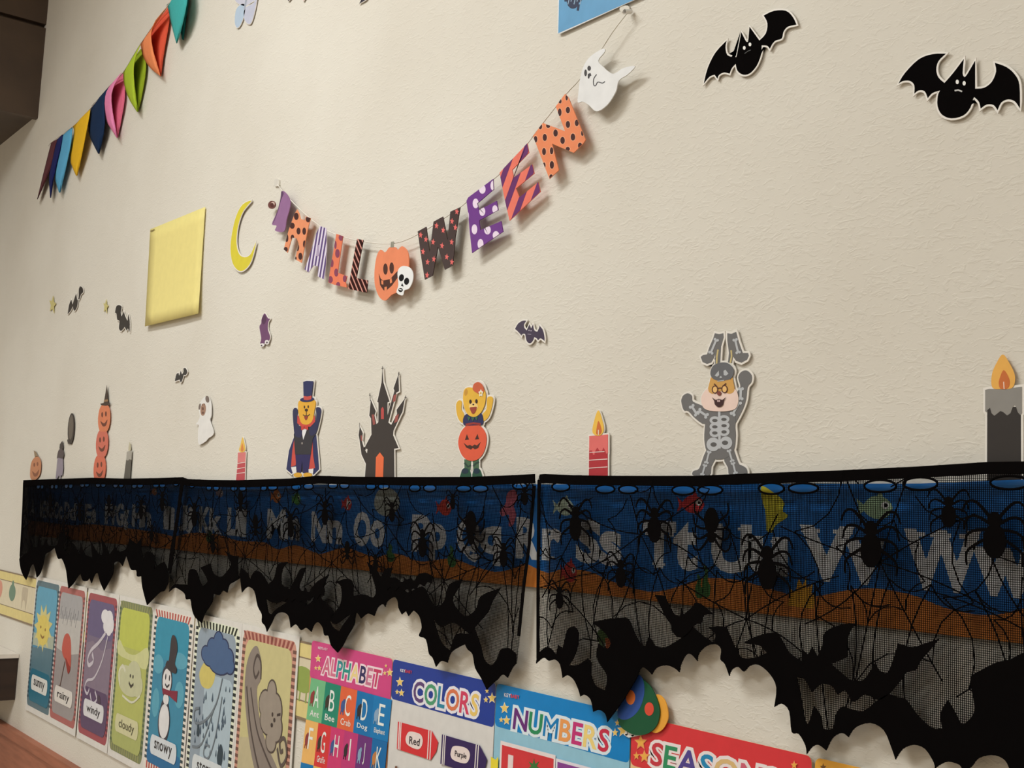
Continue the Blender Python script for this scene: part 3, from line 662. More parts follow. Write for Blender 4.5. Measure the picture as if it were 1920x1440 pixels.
# ------------------------------------------------------------------ bunting of felt pennants
def pennant(th, left, right, rgb, o_left=0.014, o_right=0.034, name='pennant', label=None, mp=(0, 0, 3.6), o_tip=None, parent=None):
    """a curled felt flap between two edge lines (each from the string down to the tip)"""
    n = 9; m = 7
    L = sm(left, 4, False); R = sm(right, 4, False)
    pick = lambda P, t: tuple(P[int(min(t * (len(P) - 1), len(P) - 1.001))][a] * (1 - (t * (len(P) - 1)) % 1) + P[min(int(t * (len(P) - 1)) + 1, len(P) - 1)][a] * ((t * (len(P) - 1)) % 1) for a in (0, 1))
    V = []; Fc = []
    for j in range(n):
        t = j / (n - 1); a = pick(L, min(t, .9999)); b = pick(R, min(t, .9999))
        for i in range(m):
            s = i / (m - 1); x = a[0] + (b[0] - a[0]) * s; y = a[1] + (b[1] - a[1]) * s
            bulge = math.sin(math.pi * min(1, t * .9 + .12))
            off = o_left + (o_right - o_left) * (s ** 1.3) * bulge + .006 * math.sin(math.pi * s)
            wx_, wz_ = W(mp[0] + x / mp[2], mp[1] + y / mp[2], off); V.append((wx_, D - off, wz_))
    for j in range(n - 1):
        for i in range(m - 1):
            Fc.append([j * m + i, j * m + i + 1, (j + 1) * m + i + 1, (j + 1) * m + i])
    b0 = len(V); V += [(x, y + .0014, z) for x, y, z in V]
    Fc += [[b0 + k for k in f[::-1]] for f in Fc]
    ring = [i for i in range(m)] + [j * m + m - 1 for j in range(1, n)] + [(n - 1) * m + i for i in range(m - 2, -1, -1)] + [j * m for j in range(n - 2, 0, -1)]
    for k in range(len(ring)):
        a, b = ring[k], ring[(k + 1) % len(ring)]; Fc.append([b, a, b0 + a, b0 + b])
    return th.add(mesh_obj(name, V, Fc, mat(rgb, 0.85, 0.06, 0.15, 200), smooth=True), parent, label)
bt = Thing('bunting', 'string of rainbow felt pennants climbing to the upper left corner', 'bunting')
S_ = [(330, 985), (345, 962), (485, 858), (608, 735), (735, 583), (830, 490), (945, 300), (1130, 40), (1270, -140), (1420, -330)]
bt.add(tube('string', [(lambda q: (q[0], D - .016, q[1]))(W(x / 3.6, y / 3.6, .016)) for x, y in sm(S_, 3, False)], .0011, (214, 206, 196)))
pennant(bt, [(345, 962), (320, 1060), (285, 1200), (250, 1345)], [(388, 938), (368, 1000), (335, 1150), (252, 1343)], (96, 54, 60), .010, .016, label='maroon felt pennant')
pennant(bt, [(386, 940), (355, 1030), (330, 1180), (338, 1335)], [(422, 908), (405, 1000), (370, 1150), (342, 1333)], (34, 40, 96), .010, .018, label='navy felt pennant')
pennant(bt, [(420, 915), (392, 1030), (368, 1180), (398, 1300)], [(487, 858), (478, 960), (450, 1100), (405, 1298)], (98, 176, 220), .010, .020, label='light blue felt pennant')
pennant(bt, [(490, 852), (500, 900), (470, 1060), (512, 1186)], [(608, 735), (598, 800), (555, 1020), (520, 1184)], (240, 190, 44), .010, .022, label='yellow felt pennant')
pennant(bt, [(620, 712), (600, 800), (600, 905), (662, 1038)], [(737, 583), (700, 680), (705, 850), (668, 1038)], (26, 48, 82), .010, .022, label='dark blue felt pennant')
pennant(bt, [(735, 590), (720, 700), (745, 840), (788, 930)], [(832, 492), (842, 640), (818, 800), (792, 930)], (226, 110, 140), .004, .008, 'pennant_back', label='back flap of the pink pennant')  # pink felt in a deeper tone, shade behind the front flap painted in
pennant(bt, [(737, 585), (694, 660), (705, 790), (786, 928)], [(818, 490), (762, 590), (750, 700), (790, 928)], (238, 140, 186), .012, .034, label='pink felt pennant')
pennant(bt, [(850, 470), (870, 560), (890, 660), (925, 755)], [(948, 330), (985, 430), (960, 620), (930, 755)], (150, 170, 40), .004, .008, 'pennant_back', label='back flap of the green pennant')  # darker copy of the lime felt, painted as if shaded
pennant(bt, [(832, 492), (836, 560), (866, 660), (922, 752)], [(945, 302), (908, 400), (900, 520), (928, 752)], (176, 200, 56), .012, .034, label='lime green felt pennant')
pennant(bt, [(960, 280), (980, 380), (1040, 440), (1080, 515)], [(1132, 50), (1142, 130), (1110, 320), (1084, 515)], (226, 92, 66), .004, .008, 'pennant_back', label='back flap of the orange pennant')  # orange felt deepened to red, inner shade held in the colour
pennant(bt, [(948, 298), (966, 385), (1015, 460), (1080, 513)], [(1130, 42), (1030, 170), (1022, 300), (1082, 513)], (246, 146, 96), .012, .036, label='orange felt pennant')
pennant(bt, [(1160, 0), (1190, 100), (1215, 200), (1228, 265)], [(1285, -160), (1268, 20), (1250, 160), (1236, 270)], (30, 110, 108), .004, .008, 'pennant_back', label='back flap of the teal pennant')  # teal felt darkened, its shade is part of the colour
pennant(bt, [(1125, 40), (1130, 40), (1160, 180), (1190, 292)], [(1268, -140), (1262, 0), (1225, 180), (1192, 292)], (70, 176, 174), .012, .030, label='teal felt pennant')
bt.done()

# ------------------------------------------------------------------ HALLOWEEN garland
OG = 0.014
g = Thing('halloween_garland', 'HALLOWEEN letter garland with pumpkin, skull and ghost cards hung on a string', 'garland', Zm(480, 340, 6.545, OG), OG)
mY = Zm(480, 340, 6.545, OG); mE = Zm(440, 340, 3.6, OG); mF = Zm(760, 80, 3.6, OG)
SP = [(521, 346), (531, 360), (562, 392), (600, 424), (633, 441), (672, 451), (735, 457), (790, 436), (858, 392), (880, 374), (924, 337), (942, 321), (990, 268), (1006, 246), (1060, 178), (1086, 150), (1120, 104), (1150, 58), (1178, 22)]
def soff(i, n): 
    t = i / (n - 1); return max(.006, min(OG, .006 + .10 * min(t, 1 - t) * 4))
P3 = []
Q = sm(SP, 3, False)
for i, (x, y) in enumerate(Q):
    o = soff(i, len(Q)) - .002; a = W(x, y, o); P3.append((a[0], D - o, a[1]))
g.add(tube('string', P3, .0008, (228, 222, 212)))
def card(name, pts, rgb, mp, label, white=True, rough=.42):
    b = g.part(name, pts, rgb, mp=mp, up=False, thick=.0012, label=label, rough=rough)
    return b
def inlay(name, shapes, rgb, mp, parent, k=1): return g.part(name, shapes, rgb, mp=mp, parent=parent, up=False, lift=.00014 * k, thick=.00014)
# purple ghost and its eye card
b = card('ghost_card', sm([(320, 118), (380, 160), (420, 250), (410, 340), (372, 480), (345, 612), (235, 606), (252, 545), (195, 522), (260, 370), (298, 220)]), (150, 106, 150), mY, 'purple ghost card')
inlay('ghost_dark_patch', [sm([(312, 125), (338, 140), (330, 175), (300, 250), (278, 340), (240, 450), (205, 520), (262, 370), (300, 215)])], (92, 60, 96), mY, b)  # darker purple patch down the left of the ghost
b = card('eye_card', el(193, 288, 46, 50, 20), (112, 64, 58), mY, 'brown round eye card'); inlay('eye_pale_patch', [el(208, 275, 22, 26)], (206, 178, 168), mY, b); inlay('pupil', [el(198, 292, 22, 26)], (84, 36, 32), mY, b, 2)  # paler patch on the brown eye, under the pupil
DK = (66, 24, 18)
# H
H = [(475, 395), (505, 345), (532, 400), (545, 460), (600, 480), (612, 430), (668, 452), (640, 560), (604, 740), (558, 1000), (478, 955), (525, 770), (500, 700), (440, 690), (385, 875), (340, 835), (400, 600)]
b = card('letter_card', H, (236, 148, 104), mY, 'orange letter H with dark spots')
inlay('spots', [clip(H, el(*a)) for a in [(495, 430, 28, 45), (640, 465, 28, 38), (445, 545, 30, 38), (522, 610, 24, 42), (592, 612, 22, 45), (378, 695, 20, 50), (448, 690, 22, 35), (595, 770, 18, 45), (512, 810, 18, 45), (545, 920, 24, 45), (365, 835, 25, 30), (487, 945, 12, 20)]], DK, mY, b)
# A (with its counter as a slit shape)
A = [(785, 548), (862, 575), (866, 800), (856, 1030), (835, 1202), (755, 1165), (768, 1045), (705, 1030), (645, 1117), (596, 1080), (680, 840), (740, 640)]
b = card('letter_card', A, (228, 218, 236), mY, 'white letter A with purple stripes')
inlay('stripes', stripes(A, (-.16, 1), 19, 20, 6), (92, 66, 124), mY, b)
inlay('window', [[(752, 780), (778, 780), (776, 920), (740, 915)]], (178, 160, 190), mY, b, 2)
# L, L
L1 = [(985, 645), (1066, 672), (1000, 1120), (1116, 1165), (1098, 1240), (1112, 1302), (960, 1270), (888, 1240), (920, 1020), (960, 800)]
b = card('letter_card', L1, (234, 122, 84), mY, 'orange letter L with plum spots')
inlay('spots', [clip(L1, el(*a)) for a in [(1045, 690, 30, 40), (1000, 885, 28, 55), (975, 780, 14, 50), (932, 1005, 20, 50), (985, 1120, 25, 50), (915, 1205, 28, 42), (1090, 1195, 24, 42), (1008, 1270, 25, 35)]], (136, 60, 88), mY, b)
L2 = [(1240, 705), (1316, 720), (1230, 1185), (1372, 1215), (1356, 1367), (1133, 1320), (1165, 1120), (1210, 860)]
b = card('letter_card', L2, (50, 14, 12), mY, 'black letter L with salmon stripes')
inlay('stripes', stripes(L2, (45, 110), 13, 34, 0), (220, 152, 138), mY, b)
# pumpkin O with skull
b = card('pumpkin_card', sm([(960, 500), (985, 462), (1015, 480), (1045, 445), (1085, 445), (1100, 462), (1130, 438), (1165, 470), (1176, 530), (1172, 600), (1160, 680), (1110, 740), (1060, 765), (1020, 803), (990, 795), (965, 760), (945, 690), (945, 590)]), (236, 136, 92), mE, 'orange jack-o-lantern card in place of the letter O')
inlay('stem', [[(1052, 448), (1076, 444), (1075, 405), (1056, 408)]], (146, 142, 128), mE, b)
inlay('eyes', [el(1018, 592, 15, 38), el(1060, 585, 15, 38)], (72, 30, 14), mE, b)
inlay('mouth', [[(973, 622), (985, 655), (1000, 670), (1050, 660), (1090, 615), (1112, 596), (1100, 650), (1060, 705), (1022, 738), (1005, 735), (982, 700)]], (70, 28, 12), mE, b)
inlay('teeth', [[(990, 668), (1004, 672), (1004, 698), (992, 694)], [(1048, 664), (1060, 652), (1064, 682), (1050, 690)], [(1012, 714), (1028, 710), (1028, 738), (1012, 740)]], (236, 140, 94), mE, b, 2)
b2 = g.part('skull_card', sm([(1106, 622), (1120, 585), (1150, 572), (1190, 585), (1211, 625), (1206, 680), (1182, 725), (1152, 737), (1140, 771), (1100, 752), (1112, 700)]), (240, 240, 240), mp=mE, up=False, lift=.0018, thick=.001, label='white skull card')
g.part('skull_holes', [el(1133, 652, 17, 24, 10), el(1168, 676, 17, 24, 10), [(1138, 688), (1148, 712), (1130, 706)], el(1127, 735, 15, 14)], (30, 28, 30), mp=mE, parent=b2, up=False, lift=.00195)
g.part('skull_teeth', [[(1118, 726), (1136, 732), (1134, 738), (1117, 733)]], (236, 236, 236), mp=mE, parent=b2, up=False, lift=.0021)
# W
Wl = [(1235, 338), (1292, 307), (1316, 478), (1342, 272), (1405, 238), (1437, 400), (1455, 205), (1521, 175), (1488, 380), (1472, 566), (1418, 596), (1372, 440), (1335, 636), (1283, 663), (1260, 520)]
b = card('letter_card', Wl, (60, 38, 34), mE, 'black letter W with red stars')
inlay('stars', [star(x, y, 15, 23, 8) for x, y in [(1256, 362), (1291, 392), (1272, 475), (1302, 545), (1299, 634), (1340, 410), (1345, 525), (1363, 300), (1400, 435), (1408, 330), (1432, 510), (1465, 410), (1467, 270), (1490, 312), (1466, 545), (1500, 205)]], (232, 108, 104), mE, b)
# E, E, N
E1 = [(412, 1068), (424, 1045), (592, 920), (596, 990), (485, 1085), (495, 1130), (616, 1068), (626, 1130), (498, 1200), (505, 1265), (646, 1205), (659, 1275), (450, 1419), (435, 1280), (424, 1150)]
b = card('letter_card', E1, (110, 48, 138), mF, 'purple letter E with white dots')
inlay('spots', [clip(E1, el(*a)) for a in [(520, 990, 22, 30), (595, 965, 20, 35), (475, 1085, 20, 33), (520, 1140, 20, 30), (605, 1125, 18, 28), (467, 1260, 19, 34), (555, 1265, 22, 30), (612, 1300, 22, 28), (508, 1360, 20, 35), (420, 1170, 10, 28)]], (238, 220, 240), mF, b)
E2 = [(636, 878), (822, 680), (833, 742), (720, 860), (730, 912), (856, 822), (869, 882), (745, 985), (770, 1045), (896, 942), (911, 1005), (703, 1201), (665, 1030)]
b = card('letter_card', E2, (238, 120, 100), mF, 'coral letter E with purple diagonal stripes')
inlay('stripes', stripes(E2, (.36, -1), 36, 46, 10), (104, 40, 104), mF, b)
N1 = [(862, 630), (928, 542), (1078, 598), (1015, 430), (1078, 346), (1100, 370), (1216, 655), (1200, 680), (1135, 743), (990, 682), (1035, 860), (972, 919)]
b = card('letter_card', N1, (238, 140, 94), mF, 'orange letter N with black dots')
dots = [(1043, 470, 12, 26), (1098, 455, 14, 22), (1098, 552, 14, 24), (1158, 542, 13, 22), (1015, 610, 15, 24), (942, 640, 14, 24), (1062, 660, 15, 24), (1132, 637, 15, 24), (937, 735, 13, 24), (988, 730, 11, 24), (990, 825, 14, 26), (880, 652, 12, 22), (912, 565, 12, 20), (965, 560, 14, 16), (1045, 395, 10, 16), (1090, 370, 8, 20), (1195, 612, 8, 18), (1180, 695, 14, 20), (1097, 717, 14, 14), (938, 828, 9, 20), (985, 905, 12, 16)]
inlay('spot_edges', [clip(N1, el(a, c, d + 4, e + 4)) for a, c, d, e in dots], (244, 176, 140), mF, b)
inlay('spots', [clip(N1, el(*a)) for a in dots], (62, 16, 14), mF, b, 2)
# white ghost
b = card('ghost_card', sm([(1180, 240), (1205, 155), (1250, 92), (1330, 42), (1346, 60), (1302, 120), (1330, 158), (1400, 210), (1470, 172), (1550, 158), (1500, 215), (1440, 257), (1420, 330), (1362, 420), (1290, 463), (1237, 420), (1197, 397), (1163, 402), (1170, 320)]), (234, 233, 233), mF, 'white ghost card')
inlay('face', [el(1241, 173, 12, 17), el(1217, 204, 9, 23), [(1232, 212), (1250, 204), (1256, 222), (1246, 228), (1240, 244), (1232, 240)], st(sm([(1291, 215), (1272, 245), (1272, 285), (1285, 290), (1300, 266), (1330, 273), (1348, 262)], 4, False), 6)], (66, 62, 64), mF, b)
g.done()
t = Thing('adhesive_hook', 'clear plastic hook holding the right end of the garland string', 'hook', Zm(1020, 0, 6, .003), .003)
t.part('plate', rr(850, 62, 960, 130, 26), (222, 216, 206), thick=.002, rough=.15)
hx = Zm(1020, 0, 6, .01)
t.add(tube('hook_loop', [(lambda q: (q[0], D - .003 - .012 * k, q[1]))(hx(930 + 10 * k, 110 + 30 * k)) for k in (0, .5, 1)], .0024, (236, 232, 226), rough=.15))
t.done()
t = Thing('adhesive_hook', 'clear plastic hook above the purple ghost at the left garland end', 'hook', PX, .003)
t.part('plate', rr(517, 336, 526, 350, 3), (224, 218, 208), thick=.003, rough=.15)
t.done()

# ------------------------------------------------------------------ paper cutouts on the wall
WH = (238, 236, 232)
BLK = (14, 12, 12)
def simple(name, label, cat, mp, pts, rgb, pname='body', edge=.0017, group=None, off=.003, rough=.3):
    t = Thing(name, label, cat, mp, off, group)
    b = t.part(pname, smc(pts, 3, 105, True), rgb, edge=edge, rough=rough); return t, b
GB = 'black paper bats on the wall'
mJ = Zm(1300, 0, 3.097)
t, b = simple('bat_cutout', 'large black laminated bat tilted upwards, left of the two big bats', 'bat', mJ, [(72, 490), (95, 400), (140, 310), (205, 240), (198, 280), (210, 325), (255, 335), (265, 320), (290, 192), (318, 245), (330, 245), (338, 160), (395, 240), (432, 200), (442, 140), (420, 95), (480, 68), (550, 68), (590, 105), (610, 148), (560, 160), (535, 190), (525, 228), (490, 240), (470, 260), (456, 288), (440, 270), (408, 268), (405, 320), (380, 385), (340, 430), (300, 438), (268, 415), (258, 375), (235, 400), (222, 432), (190, 425), (160, 440), (152, 462), (135, 438), (105, 450)], BLK, group=GB)
t.part('eyes', [el(308, 283, 8, 11), el(341, 263, 8, 11)], WH); t.part('mouth', [st([(310, 316), (328, 302), (346, 295)], 4)], (70, 68, 68), up=False); t.backing(); t.done()
t, b = simple('bat_cutout', 'large black laminated bat at the upper right edge', 'bat', mJ, [(1203, 490), (1240, 430), (1320, 350), (1400, 320), (1478, 317), (1435, 360), (1422, 410), (1435, 455), (1470, 487), (1520, 430), (1582, 348), (1575, 430), (1585, 452), (1600, 440), (1648, 358), (1648, 520), (1700, 515), (1745, 480), (1770, 420), (1762, 370), (1830, 395), (1880, 440), (1905, 500), (1908, 635), (1880, 595), (1840, 582), (1800, 600), (1778, 645), (1755, 615), (1715, 612), (1680, 635), (1672, 600), (1650, 575), (1638, 575), (1620, 630), (1580, 675), (1510, 692), (1455, 670), (1430, 620), (1432, 560), (1445, 530), (1400, 545), (1373, 575), (1355, 535), (1320, 530), (1295, 548), (1295, 500), (1270, 475), (1230, 475)], BLK, group=GB)
t.part('eyes', [el(1545, 481, 9, 13), el(1585, 489, 9, 13)], WH); t.part('mouth', [st([(1530, 532), (1550, 528), (1573, 537)], 9)], (190, 188, 186), up=False); t.backing(); t.done()
mH = Zm(820, 560, 4)
t, b = simple('bat_cutout', 'small dark purple bat with a white border above the pumpkin bear', 'bat', mH, [(597, 230), (620, 190), (655, 168), (682, 168), (665, 195), (667, 220), (685, 240), (705, 195), (718, 225), (732, 195), (742, 240), (765, 250), (780, 215), (775, 200), (805, 235), (818, 290), (818, 320), (800, 305), (785, 300), (770, 315), (760, 300), (742, 290), (730, 320), (708, 337), (685, 320), (675, 275), (668, 265), (650, 268), (645, 280), (632, 262), (610, 240)], (52, 32, 62), edge=.002, group=GB)
t.part('face', [el(703, 240, 4, 5), el(718, 243, 4, 5), st([(692, 268), (718, 270)], 3)], (200, 190, 206)); t.backing(); t.done()
mB = Zm(0, 380, 3.6)
for lab, pts in (('small black bat between the two pale stars', [(465, 755), (475, 690), (490, 655), (498, 690), (510, 650), (522, 615), (530, 660), (540, 640), (540, 590), (548, 565), (565, 575), (570, 605), (555, 620), (545, 655), (535, 650), (530, 700), (515, 730), (505, 725), (500, 700), (485, 730)]),
                 ('small black bat diving beside the yellow paper', [(785, 745), (795, 700), (815, 693), (830, 705), (825, 740), (830, 770), (845, 735), (855, 770), (870, 800), (875, 755), (885, 800), (885, 875), (872, 850), (865, 865), (850, 840), (840, 855), (825, 868), (812, 850), (815, 800), (800, 790), (795, 750)]),
                 ('tiny grey-black bat above the white dog ghost', [(1190, 1205), (1200, 1160), (1215, 1150), (1220, 1170), (1230, 1135), (1238, 1160), (1248, 1145), (1248, 1120), (1262, 1118), (1275, 1145), (1262, 1165), (1250, 1165), (1240, 1200), (1230, 1215), (1222, 1195), (1210, 1200)])):
    t, b = simple('bat_cutout', lab, 'bat', mB, pts, (36, 32, 32), edge=.0018, group=GB); t.backing(); t.done()
for lab, cx, cy, rx, ry in (('pale gold star farthest left, beside a small bat', 362, 690, 24, 62), ('pale gold star between two small black bats', 722, 703, 18, 50)):
    t = Thing('star_cutout', lab, 'star', mB, .003, 'pale gold stars'); t.part('star', star(cx, cy, rx, ry, 10), (206, 194, 128), thick=.001); t.done()
# yellow sheet of paper curling off at the bottom
V = []; Fc = []
qm = [(282, 430), (385, 388), (372, 588), (272, 612)]
nn = 8
for j in range(nn + 1):
    for i in range(nn + 1):
        s, tt = i / nn, j / nn
        off = .003 + .006 * tt ** 3 + .0012 * math.sin(math.pi * s) * tt
        px = (qm[0][0] * (1 - s) + qm[1][0] * s) * (1 - tt) + (qm[3][0] * (1 - s) + qm[2][0] * s) * tt
        py = (qm[0][1] * (1 - s) + qm[1][1] * s) * (1 - tt) + (qm[3][1] * (1 - s) + qm[2][1] * s) * tt
        a = W(px, py, off); V.append((a[0], D - off, a[1]))
for j in range(nn):
    for i in range(nn): Fc.append([j * (nn + 1) + i, j * (nn + 1) + i + 1, (j + 1) * (nn + 1) + i + 1, (j + 1) * (nn + 1) + i])
t = Thing('yellow_paper', 'plain pale yellow sheet of paper pinned left of the moon', 'paper')
o = mesh_obj('sheet', V, Fc, mat((238, 222, 142), .6, .03), smooth=True)
md = o.modifiers.new('thickness', 'SOLIDIFY'); md.thickness = .0004
t.add(o); t.off = .005; t.part('staple', [(286, 433.5), (294, 430.5), (294, 432), (286, 435)], (120, 100, 60)); t.done()
# moon
t = Thing('moon_cutout', 'thin yellow crescent moon with a white edge left of the garland', 'moon', PX, .004)
t.part('crescent', sm([(475, 377), (459, 384), (447, 405), (439, 437), (436, 468), (440, 494), (451, 508), (463, 506), (475, 490), (484, 455), (474, 477), (463, 483), (452, 477), (447, 455), (450, 425), (458, 400), (468, 386)], 3), (222, 206, 56), edge=.002)
t.backing(); t.done()
# purple ghost cutout
mEw = Zm(440, 340, 3.6)
t = Thing('ghost_cutout', 'small purple ghost cutout below the garland letters', 'ghost', mEw, .003)
t.part('sheet', sm([(193, 930), (213, 893), (235, 925), (250, 930), (238, 952), (235, 1000), (250, 1050), (236, 1085), (185, 1100), (190, 1060), (178, 985), (190, 960)]), (112, 68, 108), edge=.0015)
t.part('hood_patch', [el(210, 935, 14, 32, 8)], (84, 46, 80))  # darker purple oval at the hood
t.part('feet', [el(198, 1106, 15, 12), el(230, 1088, 15, 16, -20)], (228, 222, 222)); t.part('toes', [el(194, 1110, 5, 5), el(230, 1090, 5, 6)], (70, 50, 66)); t.backing(); t.done()
# far-left small cutouts
mC = Zm(0, 700, 3.6)
t = Thing('pumpkin_cutout', 'faded orange pumpkin cutout at the far left above the lace', 'pumpkin', mC, .003)
t.part('pumpkin', sm([(213, 640), (225, 590), (255, 560), (280, 580), (286, 630), (275, 690), (240, 722), (213, 705)]), (196, 132, 94)); t.part('stem', [(236, 520), (250, 530), (266, 562), (243, 566)], (150, 128, 100), up=False)
t.part('face', [el(240, 618, 6, 14), el(262, 612, 6, 14), sm([(226, 660), (248, 676), (272, 650), (262, 690), (238, 695)])], (140, 84, 58)); t.done()
t = Thing('witch_cutout', 'small grey witch cutout in a pointed hat at the far left', 'witch', mC, .003)
t.part('dress', [(398, 560), (432, 565), (436, 640), (430, 692), (420, 688), (416, 716), (406, 690), (392, 716), (384, 708), (392, 620)], (146, 136, 150)); t.part('head', sm([(402, 525), (425, 505), (440, 540), (432, 575), (402, 570), (393, 575)]), (84, 72, 74)); t.part('hat', [(410, 508), (413, 480), (431, 455), (437, 505), (430, 512)], (64, 56, 54)); t.done()
t = Thing('mirror_cutout', 'dark oval hand mirror cutout above the grey witch', 'cutout', mC, .003)
t.part('rim', el(488, 375, 22, 106, 3), (58, 48, 42), thick=.001); t.part('glass', el(488, 365, 15, 84, 3), (104, 94, 84)); t.part('handle', [(462, 450), (474, 440), (478, 470), (468, 480)], (70, 60, 54), up=False); t.done()
t = Thing('pumpkin_stack_cutout', 'tower of three stacked orange pumpkins with a witch hat on top', 'pumpkin', mC, .003)
for k, (x, y, rx, ry, c) in enumerate([(682, 645, 43, 92, (214, 108, 80)), (699, 475, 43, 92, (210, 110, 90)), (714, 305, 43, 92, (220, 128, 88))]):
    bb = t.part('pumpkin', [el(x - rx * .35, y, rx * .62, ry, 3), el(x + rx * .35, y, rx * .62, ry, 3), el(x, y, rx * .5, ry, 3)], c)
    t.part('face', [el(x - 13, y - 25, 6, 18), el(x + 12, y - 30, 6, 18), sm([(x - 24, y + 18), (x, y + 34), (x + 22, y + 8), (x + 12, y + 48), (x - 10, y + 52)])], (112, 54, 34), parent=bb)
t.part('hat', [(733, 78), (737, 130), (742, 195), (757, 203), (752, 214), (725, 220), (695, 216), (688, 206), (712, 200)], (64, 48, 38)); t.part('hat_band', [(714, 180), (740, 176), (741, 190), (713, 194)], (150, 118, 84)); t.done()
t = Thing('candle_cutout', 'slim grey candle cutout beside the pumpkin tower', 'candle', mC, .003, 'paper candles')
t.part('stick', [(862, 575), (898, 570), (888, 718), (844, 718)], (92, 88, 80)); t.part('wax', [(866, 530), (902, 520), (898, 585), (884, 580), (874, 590), (862, 585)], (168, 162, 152)); t.part('flame', sm([(876, 520), (885, 462), (894, 515)], 3), (196, 188, 160), up=False); t.done()
t = Thing('ghost_cutout', 'white ghost sheet cutout with a brown dog face', 'ghost', mC, .004)
t.part('sheet', sm([(1355, 230), (1375, 180), (1405, 155), (1426, 170), (1440, 215), (1440, 290), (1432, 320), (1456, 405), (1420, 440), (1400, 462), (1355, 480), (1350, 400), (1355, 350), (1335, 345), (1350, 325), (1362, 290)]), (232, 229, 226), thick=.001)
t.part('ear', [el(1414, 176, 13, 24, -10), el(1362, 226, 7, 22, 10)], (120, 106, 98)); t.part('dog_face', [el(1386, 246, 18, 42, 6)], (164, 128, 108)); t.part('face_marks', [el(1384, 240, 6, 12), el(1380, 215, 3, 6), el(1394, 210, 3, 6), el(1385, 268, 8, 8)], (108, 72, 60)); t.done()
mG = Zm(360, 680, 4)
t = Thing('candle_cutout', 'pink striped candle cutout left of the top-hatted bear', 'candle', mG, .003, 'paper candles')
t.part('stick', [(355, 740), (413, 738), (408, 885), (342, 886)], (196, 76, 84), edge=.0015); t.part('wax', [(357, 675), (416, 672), (412, 748), (396, 744), (385, 752), (370, 745), (354, 748)], (220, 124, 124), edge=.0015)
t.part('stripe', [st([(350, 757), (411, 748)], 5), st([(348, 797), (410, 787)], 5), st([(346, 833), (409, 825)], 5)], (240, 220, 214)); t.part('flame', sm([(366, 660), (378, 615), (392, 560), (405, 602), (413, 655), (390, 674)], 4), (238, 196, 88), edge=.001); t.part('flame_core', sm([(380, 655), (391, 605), (402, 650), (391, 668)]), (222, 136, 66)); t.backing(); t.done()
# bear in top hat and cape
NV = (36, 42, 92); YB = (232, 174, 54)
t = Thing('bear_cutout', 'yellow bear cutout in a navy top hat and cape, paws raised', 'cutout', mG, .003)
t.part('cape', [[(785, 540), (800, 690), (800, 800), (760, 835), (720, 800), (740, 660)], [(915, 560), (945, 540), (960, 700), (967, 800), (925, 842), (888, 780), (890, 650)]], NV, edge=.0021)
t.part('cape_lining', [[(780, 575), (797, 640), (792, 770), (756, 782), (766, 660)], [(905, 590), (917, 560), (922, 700), (937, 792), (888, 802), (888, 690)]], (206, 76, 64))
t.part('trousers', [(788, 680), (907, 680), (886, 832), (846, 828), (840, 735), (832, 828), (800, 826)], (36, 30, 88))
t.part('feet', [el(808, 843, 32, 18), el(882, 843, 34, 18)], YB, edge=.002); t.part('spats', [[(757, 785), (795, 780), (797, 828), (772, 836)], [(888, 800), (926, 795), (922, 832), (892, 830)]], (236, 232, 230), up=False)
t.part('jacket', [(800, 468), (835, 480), (860, 510), (905, 470), (948, 530), (922, 570), (906, 690), (788, 690), (778, 540)], (46, 44, 52), edge=.0021)
t.part('shirt', [(836, 500), (878, 500), (850, 580)], (236, 234, 236)); t.part('button', [el(841, 606, 6, 8)], (150, 140, 136), up=False)
t.part('arm', sm([(772, 365), (792, 340), (810, 360), (806, 420), (815, 470), (842, 500), (832, 560), (790, 548), (778, 480)]), (40, 42, 82), edge=.0021); t.part('arm', sm([(945, 345), (965, 335), (984, 352), (980, 400), (965, 470), (945, 532), (905, 548), (898, 495), (935, 450), (950, 400)]), (40, 42, 82), edge=.0021, up=False)
t.part('collar', [(808, 395), (835, 440), (870, 466), (915, 440), (937, 395), (940, 445), (905, 482), (840, 484), (806, 455)], (206, 72, 62))
hd = t.part('head', sm([(818, 292), (850, 285), (930, 282), (946, 305), (936, 360), (926, 420), (906, 455), (870, 467), (836, 452), (820, 400), (812, 340)]), YB, edge=.0021)
t.part('bow_tie', [(836, 474), (860, 488), (888, 472), (890, 506), (860, 496), (838, 510)], (202, 62, 58))
t.part('face', [el(862, 335, 5, 11), el(890, 332, 5, 11), el(876, 357, 12, 11), st([(850, 392), (866, 402), (876, 396), (888, 402), (902, 388)], 6), st([(876, 365), (876, 396)], 4)], (56, 34, 26)); t.part('tongue', sm([(860, 404), (888, 404), (880, 428), (868, 430)]), (150, 62, 46), up=False)
t.part('hat', [[(853, 146), (880, 138), (929, 141), (915, 262), (856, 262)], el(882, 278, 53, 19, -4)], NV, edge=.0021); t.part('hat_band', [(856, 250), (884, 256), (916, 248), (915, 276), (884, 284), (858, 280)], (200, 76, 70)); t.backing(); t.done()
